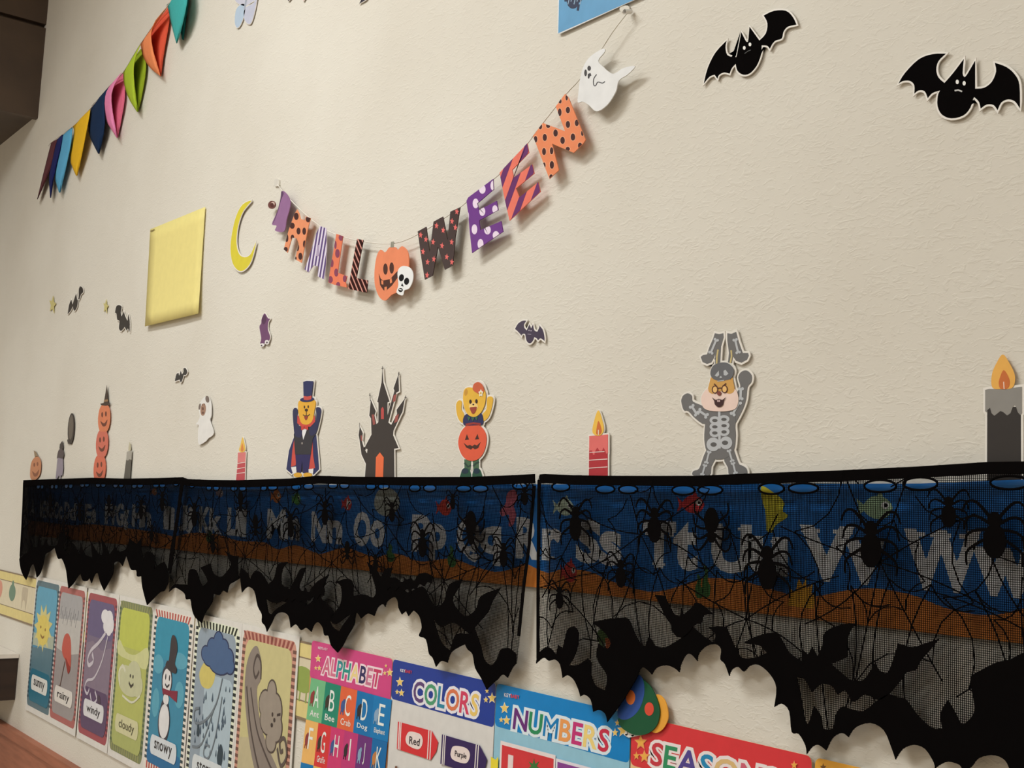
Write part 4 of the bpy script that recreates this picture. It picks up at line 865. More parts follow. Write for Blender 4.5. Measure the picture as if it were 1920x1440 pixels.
# castle
t = Thing('castle_cutout', 'black haunted castle cutout with crooked towers and an orange door', 'castle', mG, .003)
t.part('silhouette', [(1310, 862), (1318, 760), (1285, 690), (1270, 580), (1263, 545), (1272, 480), (1294, 530), (1288, 590), (1302, 640), (1326, 682), (1330, 650), (1306, 642), (1360, 540), (1356, 420), (1343, 398), (1355, 280), (1392, 367), (1382, 396), (1397, 462), (1411, 448), (1412, 300), (1403, 296), (1435, 150), (1442, 40), (1449, 150), (1495, 293), (1480, 299), (1480, 396), (1532, 212), (1525, 195), (1562, 90), (1566, 215), (1546, 226), (1486, 450), (1508, 468), (1552, 385), (1548, 355), (1610, 270), (1592, 370), (1580, 392), (1525, 510), (1522, 545), (1563, 642), (1530, 646), (1532, 862)], (56, 48, 45), edge=.0022)
t.part('finial', [st([(1434, 45), (1450, 45)], 5), st([(1442, 28), (1442, 60)], 4), st([(1558, 85), (1573, 88)], 5), st([(1565, 70), (1563, 100)], 4), st([(1341, 245), (1353, 246)], 5), st([(1347, 230), (1351, 290)], 4), st([(1608, 262), (1626, 266)], 5), st([(1618, 248), (1608, 278)], 4), st([(1270, 452), (1272, 490)], 3)], (56, 48, 45), up=False)
t.part('window', [[(1432, 425), (1432, 350), (1444, 332), (1453, 350), (1453, 425)]], (190, 76, 74), label='tall red window')
for q in ([(1362, 392), (1378, 388), (1390, 462), (1372, 470)], [(1526, 248), (1548, 235), (1540, 290), (1520, 296)], [(1540, 402), (1566, 385), (1556, 440), (1530, 456)], [(1278, 548), (1288, 545), (1292, 585), (1282, 588)]): t.part('window', q, (158, 84, 78), up=False)
t.part('door', [(1390, 862), (1395, 710), (1424, 674), (1453, 712), (1448, 862)], (238, 112, 66)); t.backing(); t.done()
# pumpkin bear
t = Thing('bear_cutout', 'yellow bear cutout in a pumpkin costume with arms up and a red beret', 'cutout', mH, .003)
t.part('leg', [(216, 1205), (270, 1212), (264, 1290), (218, 1290)], (74, 106, 76), edge=.0021); t.part('leg', [(280, 1212), (327, 1205), (328, 1285), (284, 1290)], (74, 106, 76), up=False, edge=.0021)
t.part('stocking_stripe', [st([(218, 1232), (245, 1262), (268, 1250)], 14), st([(284, 1258), (305, 1236), (328, 1225)], 14)], (38, 66, 56))
t.part('shoe', sm([(190, 1320), (205, 1280), (235, 1270), (262, 1295), (264, 1345), (190, 1345)]), (36, 84, 62), edge=.0021); t.part('shoe', sm([(282, 1345), (284, 1295), (305, 1270), (335, 1282), (350, 1320), (350, 1345)]), (36, 84, 62), up=False, edge=.0021); t.part('shoe_toe', [el(224, 1295, 26, 20), el(310, 1295, 24, 20)], (24, 48, 66))
t.part('arm', sm([(158, 795), (178, 765), (200, 775), (198, 830), (217, 870), (212, 932), (180, 912), (162, 860)]), (230, 180, 62), edge=.0024); t.part('arm', sm([(390, 750), (415, 735), (435, 752), (425, 820), (400, 890), (362, 918), (356, 870), (385, 830)]), (230, 180, 62), up=False, edge=.0024)
pk = t.part('pumpkin_body', sm([(235, 955), (290, 942), (340, 956), (380, 1010), (386, 1080), (360, 1165), (310, 1212), (250, 1214), (200, 1172), (174, 1090), (190, 1010)]), (226, 92, 62), edge=.0024)
t.part('pumpkin_face', [[(240, 1018), (256, 1058), (225, 1062)], [(319, 1016), (331, 1055), (300, 1058)], [(215, 1083), (245, 1105), (262, 1098), (280, 1108), (298, 1095), (315, 1103), (344, 1076), (325, 1122), (300, 1132), (285, 1120), (270, 1134), (250, 1124), (235, 1118)]], (72, 36, 26), parent=pk)
t.part('collar', sm([(213, 900), (240, 866), (290, 885), (345, 862), (363, 900), (358, 945), (330, 950), (240, 953), (215, 945)]), (36, 42, 88), edge=.0021); t.part('collar_band', [st([(232, 948), (290, 936), (345, 944)], 16)], (150, 50, 46))
t.part('head', sm([(213, 760), (220, 690), (250, 668), (300, 672), (350, 668), (376, 690), (384, 730), (376, 795), (350, 852), (310, 886), (265, 882), (230, 842)]), (234, 184, 64), edge=.0024)
t.part('leaf_collar', [[(245, 885), (270, 892), (256, 918)], [(275, 893), (300, 893), (288, 922)], [(300, 893), (325, 884), (318, 915)]], (56, 100, 74)); t.part('ear_lining', [el(236, 705, 12, 26, 10)], (206, 150, 54), up=False)
t.part('muzzle', [el(292, 812, 34, 30)], (242, 206, 130)); t.part('face', [el(270, 775, 9, 16), el(315, 772, 9, 16), el(292, 796, 7, 6)], (50, 30, 26)); t.part('mouth', sm([(266, 820), (292, 815), (318, 816), (305, 855), (288, 867), (275, 850)]), (156, 66, 48), up=False)
t.part('beret', sm([(288, 682), (298, 642), (332, 628), (364, 655), (372, 700), (340, 716), (310, 704)]), (208, 98, 62), edge=.0024); t.part('flower', [star(350, 711, 20, 30, 0, .6)], (240, 234, 214)); t.part('flower_centre', [el(350, 711, 6, 9)], (226, 180, 70)); t.backing(); t.done()
# red candle
t = Thing('candle_cutout', 'red striped candle cutout with melting pink wax right of the pumpkin bear', 'candle', mH, .003, 'paper candles')
t.part('stick', [(1153, 1120), (1294, 1116), (1294, 1335), (1151, 1335)], (182, 48, 56), edge=.0018)
t.part('wax', [(1155, 1032), (1225, 1026), (1296, 1020), (1296, 1160), (1284, 1165), (1272, 1135), (1262, 1118), (1252, 1142), (1232, 1142), (1216, 1118), (1200, 1145), (1194, 1172), (1184, 1172), (1176, 1140), (1154, 1142)], (228, 112, 108), edge=.0018)
t.part('stripe', [st([(1158, 1155), (1270, 1148)], 5), st([(1154, 1213), (1292, 1204)], 6), st([(1152, 1273), (1292, 1263)], 6)], (240, 216, 210))
t.part('flame', sm([(1180, 1000), (1190, 930), (1224, 838), (1256, 920), (1266, 985), (1242, 1026), (1205, 1026)]), (242, 194, 80), edge=.001); t.part('flame_core', sm([(1209, 1000), (1226, 918), (1251, 990), (1237, 1020), (1215, 1020)]), (210, 112, 54)); t.part('wick', [st([(1227, 985), (1227, 1024)], 6)], (240, 222, 206)); t.backing(); t.done()
# rabbit in a skeleton suit
mI = Zm(1240, 600, 4.8); GR = (112, 110, 110); BN = (188, 190, 194)
t = Thing('rabbit_cutout', 'rabbit cutout in a grey skeleton suit with glasses, arms spread', 'cutout', mI, .003)
t.part('ear', [(500, 122), (540, 130), (577, 122), (580, 160), (557, 240), (548, 385), (503, 398), (503, 310), (495, 340), (468, 385), (430, 398), (390, 382), (373, 335), (395, 318), (430, 312), (450, 250), (485, 170)], GR, edge=.0021)
t.part('ear', [(612, 122), (650, 128), (692, 110), (716, 200), (752, 300), (800, 300), (806, 325), (790, 360), (740, 388), (690, 370), (665, 332), (655, 392), (618, 385), (628, 300), (612, 190)], GR, edge=.0021, up=False)
t.part('ear_lining', [st([(530, 270), (520, 330), (518, 395)], 14), st([(648, 275), (652, 330), (640, 390)], 14)], (206, 186, 130))
def bone(x0, y0, x1, y1, w_): 
    dx, dy = x1 - x0, y1 - y0; l = math.hypot(dx, dy); nx, ny = -dy / l * w_ * .42, dx / l * w_ * .42
    return [st([(x0, y0), (x1, y1)], w_ * .62)] + [el(x + sx_ * nx, y + sx_ * ny, w_ * .42, w_ * .42, 0, 10) for x, y in ((x0, y0), (x1, y1)) for sx_ in (-1, 1)]
t.part('ear_bones', bone(515, 182, 466, 298, 30) + bone(685, 182, 712, 296, 30), BN)
t.part('arm', smc([(200, 740), (205, 705), (220, 680), (258, 662), (295, 685), (303, 735), (390, 775), (430, 815), (520, 830), (420, 938), (330, 892), (262, 822), (222, 814)], 3, 72, True), GR, edge=.0021, up=False); t.part('arm', smc([(712, 520), (740, 470), (790, 458), (832, 500), (830, 560), (796, 606), (782, 720), (747, 820), (682, 942), (620, 860), (690, 800), (715, 740), (705, 650), (732, 600)], 3, 72, True), GR, edge=.0021, up=False)
t.part('leg', smc([(430, 1165), (505, 1235), (470, 1320), (450, 1400), (308, 1400), (310, 1360), (360, 1340), (400, 1230)], 3, 72, True), GR, edge=.0021, up=False); t.part('leg', smc([(585, 1245), (672, 1165), (715, 1290), (745, 1310), (787, 1340), (782, 1400), (640, 1400), (620, 1330)], 3, 72, True), GR, edge=.0021, up=False)
t.part('torso', sm([(430, 830), (560, 822), (672, 825), (690, 900), (685, 960), (690, 1040), (680, 1150), (650, 1205), (590, 1250), (490, 1252), (430, 1185), (408, 1080), (415, 940)], 3), GR, edge=.0021)
t.part('arm_bones', bone(296, 780, 342, 850, 34) + bone(362, 820, 430, 865, 34) + bone(738, 622, 735, 712, 34) + bone(722, 745, 665, 850, 34), BN); t.part('leg_bones', bone(452, 1190, 428, 1285, 26) + bone(415, 1310, 392, 1392, 26) + bone(632, 1178, 660, 1270, 26) + bone(668, 1292, 690, 1378, 26), BN, up=False)
rb = t.part('ribs', [el(505, 905, 48, 36), el(587, 895, 50, 36), el(505, 962, 48, 36), el(588, 952, 50, 36), el(505, 1018, 48, 40), el(588, 1008, 50, 40), el(490, 1122, 60, 62), el(606, 1108, 56, 58), st([(545, 820), (548, 1160)], 22)], BN)
t.part('rib_gaps', [el(505, 907, 24, 14), el(587, 897, 24, 14), el(505, 964, 24, 14), el(588, 954, 24, 14), el(505, 1019, 24, 15), el(588, 1010, 24, 15), el(494, 1123, 28, 20), el(597, 1107, 28, 20)], (92, 90, 90), parent=rb)
t.part('hair', [(470, 520), (665, 520), (690, 640), (438, 645)], (212, 162, 88), edge=.0021)
t.part('face', sm([(384, 710), (408, 655), (450, 622), (560, 618), (680, 622), (716, 680), (716, 750), (690, 802), (620, 823), (540, 826), (450, 816), (400, 785)]), (240, 212, 200), edge=.0021)
t.part('forehead', sm([(450, 640), (462, 560), (500, 535), (640, 535), (676, 575), (682, 640), (640, 668), (560, 645), (490, 668)], 3), (212, 162, 88))
t.part('skull_cap', sm([(468, 490), (488, 422), (540, 392), (610, 388), (660, 420), (679, 470), (655, 530), (610, 546), (560, 552), (500, 538)]), (104, 104, 108), edge=.0021); t.part('cap_skull', [[(508, 505), (545, 460), (548, 500), (530, 515)], [(588, 462), (605, 452), (632, 488), (608, 506), (590, 500)], [(556, 512), (566, 508), (574, 524), (552, 528)], st([(533, 556), (592, 548)], 8)], BN)
ring = lambda x, y: st([(x + 24 * math.cos(a), y + 32 * math.sin(a)) for a in [2 * math.pi * k / 18 for k in range(19)]], 8)
t.part('lens', [el(512, 630, 22, 28), el(598, 626, 22, 28)], (238, 190, 120)); t.part('glasses', [ring(512, 630), ring(598, 626), st([(535, 618), (575, 615)], 8), st([(505, 578), (530, 605)], 9), st([(612, 575), (580, 602)], 9)], (84, 44, 34)); t.part('nose', [el(550, 664, 19, 20)], (128, 66, 56)); t.part('mouth', sm([(488, 702), (518, 722), (548, 714), (580, 722), (610, 700), (592, 732), (582, 770), (546, 788), (513, 765), (506, 732)]), (64, 34, 34), up=False); t.part('teeth', [[(534, 724), (546, 722), (546, 742), (536, 742)], [(549, 722), (560, 724), (558, 742), (549, 742)]], (220, 190, 186)); t.backing(); t.done()
# black candle at right
mK = Zm(1680, 640, 4.8)
t = Thing('candle_cutout', 'big black candle cutout with grey melted wax at the right edge', 'candle', mK, .003, 'paper candles')
t.part('stick', [(840, 600), (1142, 590), (1144, 1300), (838, 1300)], (48, 42, 39), edge=.002)
t.part('wax', [(822, 440), (860, 432), (1000, 438), (1060, 424), (1152, 412), (1152, 650), (1140, 668), (1115, 640), (1100, 590), (1085, 578), (1070, 595), (1050, 650), (1020, 670), (985, 640), (960, 630), (935, 650), (905, 673), (880, 650), (866, 600), (845, 620), (832, 642), (822, 630)], (144, 140, 135), edge=.002)
t.part('flame', sm([(888, 420), (884, 300), (930, 190), (982, 122), (1035, 190), (1085, 290), (1090, 370), (1062, 425), (980, 434)]), (238, 178, 84)); t.part('flame_core', sm([(948, 400), (950, 350), (990, 263), (1040, 340), (1042, 400), (1015, 432), (965, 432)]), (206, 112, 52)); t.part('wick', [st([(991, 368), (995, 434)], 9)], (244, 214, 196)); t.backing(); t.done()
# things cut by the top edge
mT = Zm(380, 0, 5.053)
t = Thing('butterfly_cutout', 'pale blue paper butterfly at the top edge', 'butterfly', mT, .003)
t.part('wing', sm([(318, 205), (332, 95), (385, 42), (418, 62), (407, 150), (367, 247), (335, 264)]), (186, 204, 224), edge=.0012, label='left wing'); t.part('wing', sm([(412, 85), (500, 30), (535, -60), (505, 120), (465, 230), (412, 192)]), (200, 202, 220), up=False, edge=.0012)
t.part('upper_wing', [sm([(410, 60), (330, 20), (290, -80), (360, -90), (412, 0)]), sm([(414, 60), (470, -40), (560, -130), (540, -20), (470, 30)])], (206, 206, 222), up=False, edge=.0012); t.part('body', sm([(405, 90), (415, 20), (430, -60), (436, -20), (425, 60), (412, 100)]), (170, 176, 190)); t.backing(); t.done()
t = Thing('bird_cutout', 'dark paper bird whose tail tip hangs in at the top edge', 'bird', mT, .003)
t.part('bird', [(1498, 40), (1515, 10), (1500, -40), (1540, -120), (1600, -160), (1640, -120), (1600, -60), (1565, 0), (1535, 20)], (50, 46, 56), edge=.001); t.backing(); t.done()
t = Thing('flower_cutout', 'pink flower cutout just showing at the top edge', 'flower', mT, .003)
t.part('petals', [star(970, -50, 60, 66, 36, .6)], (222, 190, 186), edge=.001); t.part('centre', [el(970, -50, 18, 20)], (220, 170, 120)); t.backing(); t.done()
t = Thing('bird_cutout', 'small dark paper bird beside the pink flower at the top edge', 'bird', mT, .003)
t.part('bird', [(815, 0), (828, 14), (850, -10), (880, -60), (850, -100), (810, -60)], (60, 54, 56), edge=.001); t.backing(); t.done()
mX = Zm(1020, 0, 6)
t = Thing('blue_poster', 'blue paper poster corner with a dark feathered print at the top edge', 'poster', mX, .004)
t.part('margin', [(196, -700), (180, 388), (214, 388), (1500, -195), (1500, -1250)], (226, 228, 230), thick=.001); t.part('sheet', [(214, -690), (190, 384), (1490, -188), (1490, -1240)], (98, 158, 202))
t.part('print', [el(355, 20, 70, 90), el(300, -40, 40, 60), el(420, -40, 50, 80), st([(420, 60), (410, 132)], 26), st([(300, 20), (260, 20)], 18)], (32, 42, 74)); t.part('print_feathers', [st([(300 + 34 * k, 60 - 30 * (k % 2)), (312 + 34 * k, 10 - 30 * (k % 2))], 9) for k in range(5)] + [st([(310 + 40 * k, -20), (320 + 40 * k, -60)], 10) for k in range(4)], (150, 180, 206)); t.done()

# ------------------------------------------------------------------ black lace curtains
OC0 = 0.015
def bat_shape(cx, cy, hw, hh, rot):
    B = [(-1, .25), (-.75, .5), (-.45, .45), (-.3, .2), (-.18, .22), (-.14, .45), (-.06, .3), (.06, .3), (.14, .45), (.18, .22), (.3, .2), (.45, .45), (.75, .5), (1, .25), (.92, -.15), (.75, -.02), (.6, -.25), (.42, -.08), (.25, -.3), (.1, -.25), (0, -.55), (-.1, -.25), (-.25, -.3), (-.42, -.08), (-.6, -.25), (-.75, -.02), (-.92, -.15)]
    c, s = math.cos(math.radians(rot)), math.sin(math.radians(rot))
    return [(cx + hw * (x * c + y * s * .8), cy - hh * (y * c * 1.0 - x * s * .9)) for x, y in B]
def spans(poly, x, axis):
    """where a straight thread crosses the outline"""
    o = 1 - axis; c = []
    for i in range(len(poly)):
        a, b = poly[i], poly[(i + 1) % len(poly)]
        if (a[axis] <= x) != (b[axis] <= x):
            c.append(a[o] + (x - a[axis]) / (b[axis] - a[axis]) * (b[o] - a[o]))
    c.sort(); return [(c[i], c[i + 1]) for i in range(0, len(c) - 1, 2)]
def inside(poly, p):
    r = False
    for i in range(len(poly)):
        a, b = poly[i - 1], poly[i]
        if (a[1] > p[1]) != (b[1] > p[1]) and p[0] < (b[0] - a[0]) * (p[1] - a[1]) / (b[1] - a[1]) + a[0]: r = not r
    return r
def curtain(label, topline, bottom, mass, holes, spiders, bats, seed, left_edge, right_edge):
    """topline and bottom run left to right in photo points; mass = upper outline of the solid bat border"""
    OC = OC0 + .0006 * seed; mp = Zm(0, 0, 1, OC); rnd = random.Random(seed)
    bottom = smc(bottom, 3, 95); mass = smc(mass, 3, 92)
    t = Thing('lace_curtain', label, 'curtain', mp, OC, 'black halloween lace curtains')
    outline = topline + right_edge + bottom[::-1] + left_edge[::-1]
    P = [mp(*q) for q in outline]
    # eyelet ovals in wall space
    ov = []
    for cx, cy, w_, h_ in holes:
        a = mp(cx - w_ / 2, cy - tilt(cx, cy) * w_ / 2); b = mp(cx + w_ / 2, cy + tilt(cx, cy) * w_ / 2); c = mp(cx, cy - h_ / 2); d = mp(cx, cy + h_ / 2)
        ov.append(((a[0] + b[0]) / 2, (c[1] + d[1]) / 2, (b[0] - a[0]) / 2, (c[1] - d[1]) / 2))
    # net of single threads
    pitch, tw, td = 0.0018, 0.00047, 0.00036
    V = []; Fc = []
    def thread(x, a, b, axis):
        h = tw / 2; k = len(V); y0 = D - OC + (td if axis else 0); y1 = y0 + td
        for e in (a, b):
            for dx, y in ((-h, y0), (h, y0), (h, y1), (-h, y1)):
                V.append((x + dx, y, e) if axis == 0 else (e, y, x + dx))
        for i in range(4): Fc.append([k + i, k + (i + 1) % 4, k + 4 + (i + 1) % 4, k + 4 + i])
    for axis in (0, 1):
        lo = min(p[axis] for p in P); hi = max(p[axis] for p in P); x = lo + pitch / 2
        while x < hi:
            for a, b in spans(P, x, axis):
                segs = [(a, b)]
                for ex, ez, rx, rz in ov:
                    c, oc, r, ro = (ex, ez, rx, rz) if axis == 0 else (ez, ex, rz, rx)
                    if abs(x - c) < r:
                        hh = ro * math.sqrt(1 - ((x - c) / r) ** 2); ns = []
                        for s0, s1 in segs:
                            if oc + hh <= s0 or oc - hh >= s1: ns.append((s0, s1)); continue
                            if s0 < oc - hh: ns.append((s0, oc - hh))
                            if s1 > oc + hh: ns.append((oc + hh, s1))
                        segs = ns
                for s0, s1 in segs: thread(x, s0, s1, axis)
            x += pitch
    net = mesh_obj('net', V, Fc, mat((12, 11, 11), .8, 0.0, .2)); net['kind'] = 'stuff'; t.add(net)
    K = (14, 12, 12)
    # header band, side hems, eyelet rings
    band = topline + [(x, y + 11 + 12 * (x / 1920)) for x, y in topline[::-1]]
    t.part('header_band', band, K, lift=.0004, up=False, thick=.0012, rough=.8)
    if len(left_edge) > 1: t.part('side_hem', left_edge + [(x + 2.5 + 5 * x / 1920, y) for x, y in left_edge[::-1]], K, up=False, lift=.0003, thick=.0009, rough=.8)
    if len(right_edge) > 1: t.part('side_hem', right_edge + [(x - 2.5 - 5 * x / 1920, y) for x, y in right_edge[::-1]], K, up=False, lift=.0003, thick=.0009, rough=.8)
    for ex, ez, rx, rz in ov:
        pts = [(ex + rx * 1.03 * math.cos(a), D - OC - .0002, ez + rz * 1.06 * math.sin(a)) for a in [2 * math.pi * k / 24 for k in range(25)]]
        t.add(tube('eyelet_ring', pts, .0011, K, 5, .8))
    # web threads
    WV = []; WF = []
    def ribbon(a, b, w_=.0011):
        if not (inside(P, a) and inside(P, b)): return
        m_ = ((a[0] + b[0]) / 2, (a[1] + b[1]) / 2)
        for ex, ez, rx, rz in ov:
            if ((m_[0] - ex) / rx) ** 2 + ((m_[1] - ez) / rz) ** 2 < 1.1: return
        dx, dz = b[0] - a[0], b[1] - a[1]; l = math.hypot(dx, dz) or 1; nx, nz = -dz / l * w_ / 2, dx / l * w_ / 2; k = len(WV)
        for (px_, pz_) in ((a[0] + nx, a[1] + nz), (a[0] - nx, a[1] - nz), (b[0] - nx, b[1] - nz), (b[0] + nx, b[1] + nz)):
            WV.append((px_, D - OC - .0005, pz_))
        for v in list(WV[k:k + 4]): WV.append((v[0], v[1] + .0006, v[2]))
        WF.extend([[k, k + 1, k + 2, k + 3], [k + 7, k + 6, k + 5, k + 4], [k, k + 3, k + 7, k + 4], [k + 1, k + 5, k + 6, k + 2]])
    def line(a, b, sag=0.0, n=6, w_=.0011):
        pr = None
        for i in range(n + 1):
            s = i / n; p_ = (a[0] + (b[0] - a[0]) * s, a[1] + (b[1] - a[1]) * s)
            q = 4 * s * (1 - s) * sag; dx, dz = b[0] - a[0], b[1] - a[1]; p_ = (p_[0] - dz * q, p_[1] + dx * q)
            if pr: ribbon(pr, p_, w_)
            pr = p_
    x0 = min(p[0] for p in P); x1 = max(p[0] for p in P); zt = max(p[1] for p in P)
    x = x0 + .03; k = 0
    while x < x1:
        cz = zt - (.145 if k % 2 == 0 else .075) - rnd.uniform(-.012, .012); n = 8; R = .09 + rnd.uniform(0, .03); ph = rnd.uniform(0, .5)
        arms = [(x + R * rnd.uniform(.85, 1.25) * math.cos(ph + 2 * math.pi * i / n), cz + R * rnd.uniform(.85, 1.25) * math.sin(ph + 2 * math.pi * i / n)) for i in range(n)]
        for a in arms: line((x, cz), a, rnd.uniform(-.08, .08))
        for fr in (.42, .85):
            for i in range(n):
                a, b = arms[i], arms[(i + 1) % n]
                line((x + (a[0] - x) * fr, cz + (a[1] - cz) * fr), (x + (b[0] - x) * fr, cz + (b[1] - cz) * fr), .2, 4, .0010)
        x += .15; k += 1
    # long drooping threads over the lower half
    x = x0 + .01
    while x < x1:
        z0 = zt - .09 - rnd.uniform(0, .02); line((x, z0), (x + rnd.uniform(-.03, .03), z0 - rnd.uniform(.09, .15)), rnd.uniform(-.15, .15), 8); 
        line((x, z0), (x + .04, z0 - rnd.uniform(0, .02)), -.2, 5); x += .04
    wb = mesh_obj('web_threads', WV, WF, mat((14, 12, 12), .8, 0.0, .2)); t.add(wb)
    # spiders
    for cx, cy, R in spiders:
        kx = (cx + 760) / 2832.0; sh = lambda x, y: (cx + x * kx, cy + y + tilt(cx, cy) * x * kx)
        up = rnd.choice((1, 1, -1))
        sp = [[sh(x, y * up) for x, y in el(0, R * .18, R * .36, R * .5, 0, 14)], [sh(x, y * up) for x, y in el(0, -R * .42, R * .22, R * .24, 0, 12)]]
        for s_ in (-1, 1):
            for i in range(4):
                y0 = -R * (.45 - .16 * i); d_ = R * (-.42 + .26 * i)
                sp.append([sh(x, y * up) for x, y in st(sm([(s_ * R * .1, y0), (s_ * R * .55, y0 + d_ * .9 - R * .08), (s_ * R * .85, y0 + d_ * 1.2 + R * .05), (s_ * R * (1.0 - .05 * i), y0 + d_ * 1.3 + R * .38)], 3, False), R * .10, R * .05)])
        t.part('spider', sp, K, up=False, lift=.0012, rough=.8, thick=.0006)
    for b in bats: t.part('bat', smc(b, 3, 95, True), K, up=False, lift=.0015, rough=.8, thick=.0006)
    # solid border of overlapping bats along the scalloped edge
    t.part('bat_border', mass + bottom[::-1], K, up=False, lift=.0009, rough=.8, thick=.0008)
    t.done()
zl = lambda pts: [(x / 3.692, 880 + y / 3.692) for x, y in pts]
zm_ = lambda pts: [(440 + x / 3.2, 880 + y / 3.2) for x, y in pts]
zn = lambda pts: [(960 + x / 3.429, 880 + y / 3.429) for x, y in pts]
zo = lambda pts: [(1400 + x / 3.429, 860 + y / 3.429) for x, y in pts]
zq = lambda pts: [(1240 + x / 2.8235, 1160 + y / 2.8235) for x, y in pts]
def pierce(mass, hole):
    """open a see-through patch in a border outline by a hairline slit from the nearest outline point"""
    i, j = min(((i, j) for i in range(1, len(mass) - 1) for j in range(len(hole))), key=lambda q: (mass[q[0]][0] - hole[q[1]][0]) ** 2 + (mass[q[0]][1] - hole[q[1]][1]) ** 2)
    ar = lambda p: sum(p[k][0] * p[(k + 1) % len(p)][1] - p[(k + 1) % len(p)][0] * p[k][1] for k in range(len(p)))
    h = hole[j:] + hole[:j]
    if ar(h) < 0: h = [h[0]] + h[:0:-1]
    if True: h = [h[0]] + h[:0:-1]          # run against the border's own direction
    return mass[:i + 1] + h + [(h[0][0] + .2, h[0][1]), (mass[i][0] + .2, mass[i][1])] + mass[i + 1:]
# left panel
bot1 = zl([(135, 620), (145, 690), (165, 740), (182, 765), (200, 720), (215, 670), (232, 655), (245, 690), (255, 750), (280, 720), (300, 660), (315, 590), (345, 570), (380, 542), (390, 580), (405, 620), (430, 620), (455, 680), (465, 740), (475, 825), (510, 790), (545, 735), (560, 725), (575, 770), (605, 772), (620, 750), (635, 790), (660, 725), (680, 720), (695, 780), (722, 840), (750, 790), (785, 720), (790, 650), (825, 640), (850, 670), (875, 598), (890, 640), (910, 695), (945, 700), (950, 740), (980, 740), (985, 800), (1000, 870), (1020, 940), (1060, 900), (1110, 850), (1140, 840), (1165, 790)])
mass1 = zl([(135, 620), (170, 590), (205, 560), (205, 460), (225, 540), (260, 530), (270, 450), (290, 540), (320, 490), (340, 530), (400, 520), (410, 450), (440, 440), (460, 480), (440, 540), (480, 590), (500, 510), (530, 540), (550, 600), (560, 510), (590, 590), (640, 610), (630, 500), (680, 580), (715, 600), (705, 480), (740, 540), (760, 590), (800, 535), (830, 570), (880, 545), (900, 480), (950, 520), (985, 465), (980, 560), (1000, 640), (1010, 580), (1040, 570), (1075, 610), (1070, 690), (1100, 660), (1140, 640), (1165, 700), (1168, 780)])
t1 = zl([(162, 75), (400, 66), (640, 58), (880, 64), (1100, 60), (1268, 54)])
curtain('leftmost black lace curtain with spiders and a bat-shaped hem', t1, bot1, mass1,
        [(72, 912.5, 7, 8), (79, 912.5, 6, 8), (98, 912.5, 6, 8), (105.6, 912.5, 7, 8), (124.6, 911, 7, 9), (132.7, 911, 8, 9), (154.4, 909, 9, 9), (163, 908.4, 9, 9), (184, 909, 9, 9), (194, 909, 9, 9), (216.7, 910, 9, 9), (227.5, 910, 9, 9), (252, 911, 10, 9), (263, 910.5, 11, 9), (292.5, 910, 11, 9), (304.7, 910, 11, 9), (330, 907, 11, 8)],
        [(95, 945, 26), (150, 960, 26), (205, 945, 26), (265, 955, 28), (305, 940, 28), (120, 985, 22), (285, 1000, 24)],
        [], 1, zl([(160, 90), (155, 250), (146, 430), (136, 600)]), zl([(1262, 90), (1235, 300), (1200, 520), (1175, 700)]))
# middle panel
bot2 = zl([(1170, 850), (1210, 820), (1240, 830), (1280, 860), (1290, 900), (1320, 900), (1330, 960), (1350, 1020), (1400, 1065), (1420, 1000), (1470, 920), (1480, 860), (1520, 870), (1545, 840), (1575, 855), (1590, 800), (1620, 780)]) + zm_([(35, 650), (45, 740), (80, 705), (120, 730), (140, 820), (165, 870), (165, 915), (185, 940), (195, 975), (225, 920), (250, 870), (290, 858), (325, 880), (338, 950), (370, 930), (400, 965), (430, 950), (462, 975), (480, 930), (505, 918), (530, 950), (540, 995), (565, 1000), (580, 1055), (620, 1100), (650, 1060), (680, 1000), (720, 930), (725, 870), (742, 865), (760, 895), (800, 865), (840, 880), (860, 830), (890, 808), (905, 825), (920, 790), (960, 765), (980, 790), (985, 830), (1005, 870), (1030, 850), (1045, 880), (1075, 845), (1110, 880), (1125, 950), (1108, 1000), (1150, 1020), (1168, 1105), (1190, 1130), (1210, 1185), (1240, 1150), (1280, 1160), (1300, 1100), (1350, 1065), (1385, 1050), (1400, 1080), (1430, 1110), (1445, 1190), (1480, 1250), (1515, 1322), (1545, 1290), (1580, 1260), (1610, 1230), (1640, 1250), (1670, 1190), (1692, 1165)])
mass2 = zl([(1170, 850), (1205, 800), (1250, 795), (1300, 800), (1312, 700), (1360, 700), (1385, 770), (1405, 810), (1440, 770), (1390, 680), (1460, 650), (1480, 720), (1530, 745), (1570, 710), (1600, 660), (1580, 600), (1555, 560), (1605, 595), (1655, 600), (1650, 660)]) + zm_([(25, 660), (40, 590), (75, 620), (95, 660), (130, 610), (165, 625), (205, 690), (240, 650), (262, 570), (325, 555), (290, 600), (285, 690), (330, 720), (365, 660), (395, 600), (432, 590), (405, 660), (390, 720), (440, 815), (480, 770), (480, 690), (570, 630), (540, 690), (520, 770), (560, 810), (600, 860), (640, 800), (640, 700), (598, 680), (680, 655), (715, 690), (712, 760), (780, 750), (830, 770), (850, 730), (830, 650), (795, 555), (850, 600), (880, 650), (905, 600), (950, 590), (935, 640), (930, 690), (990, 690), (1040, 740), (1100, 710), (1140, 710), (1180, 790), (1215, 825), (1260, 790), (1290, 690), (1370, 660), (1340, 720), (1310, 790), (1380, 880), (1450, 840), (1480, 760), (1600, 710), (1550, 790), (1520, 860), (1440, 950), (1480, 1060), (1500, 1140), (1540, 1175), (1575, 1140), (1600, 1080), (1650, 1075), (1694, 1110)])
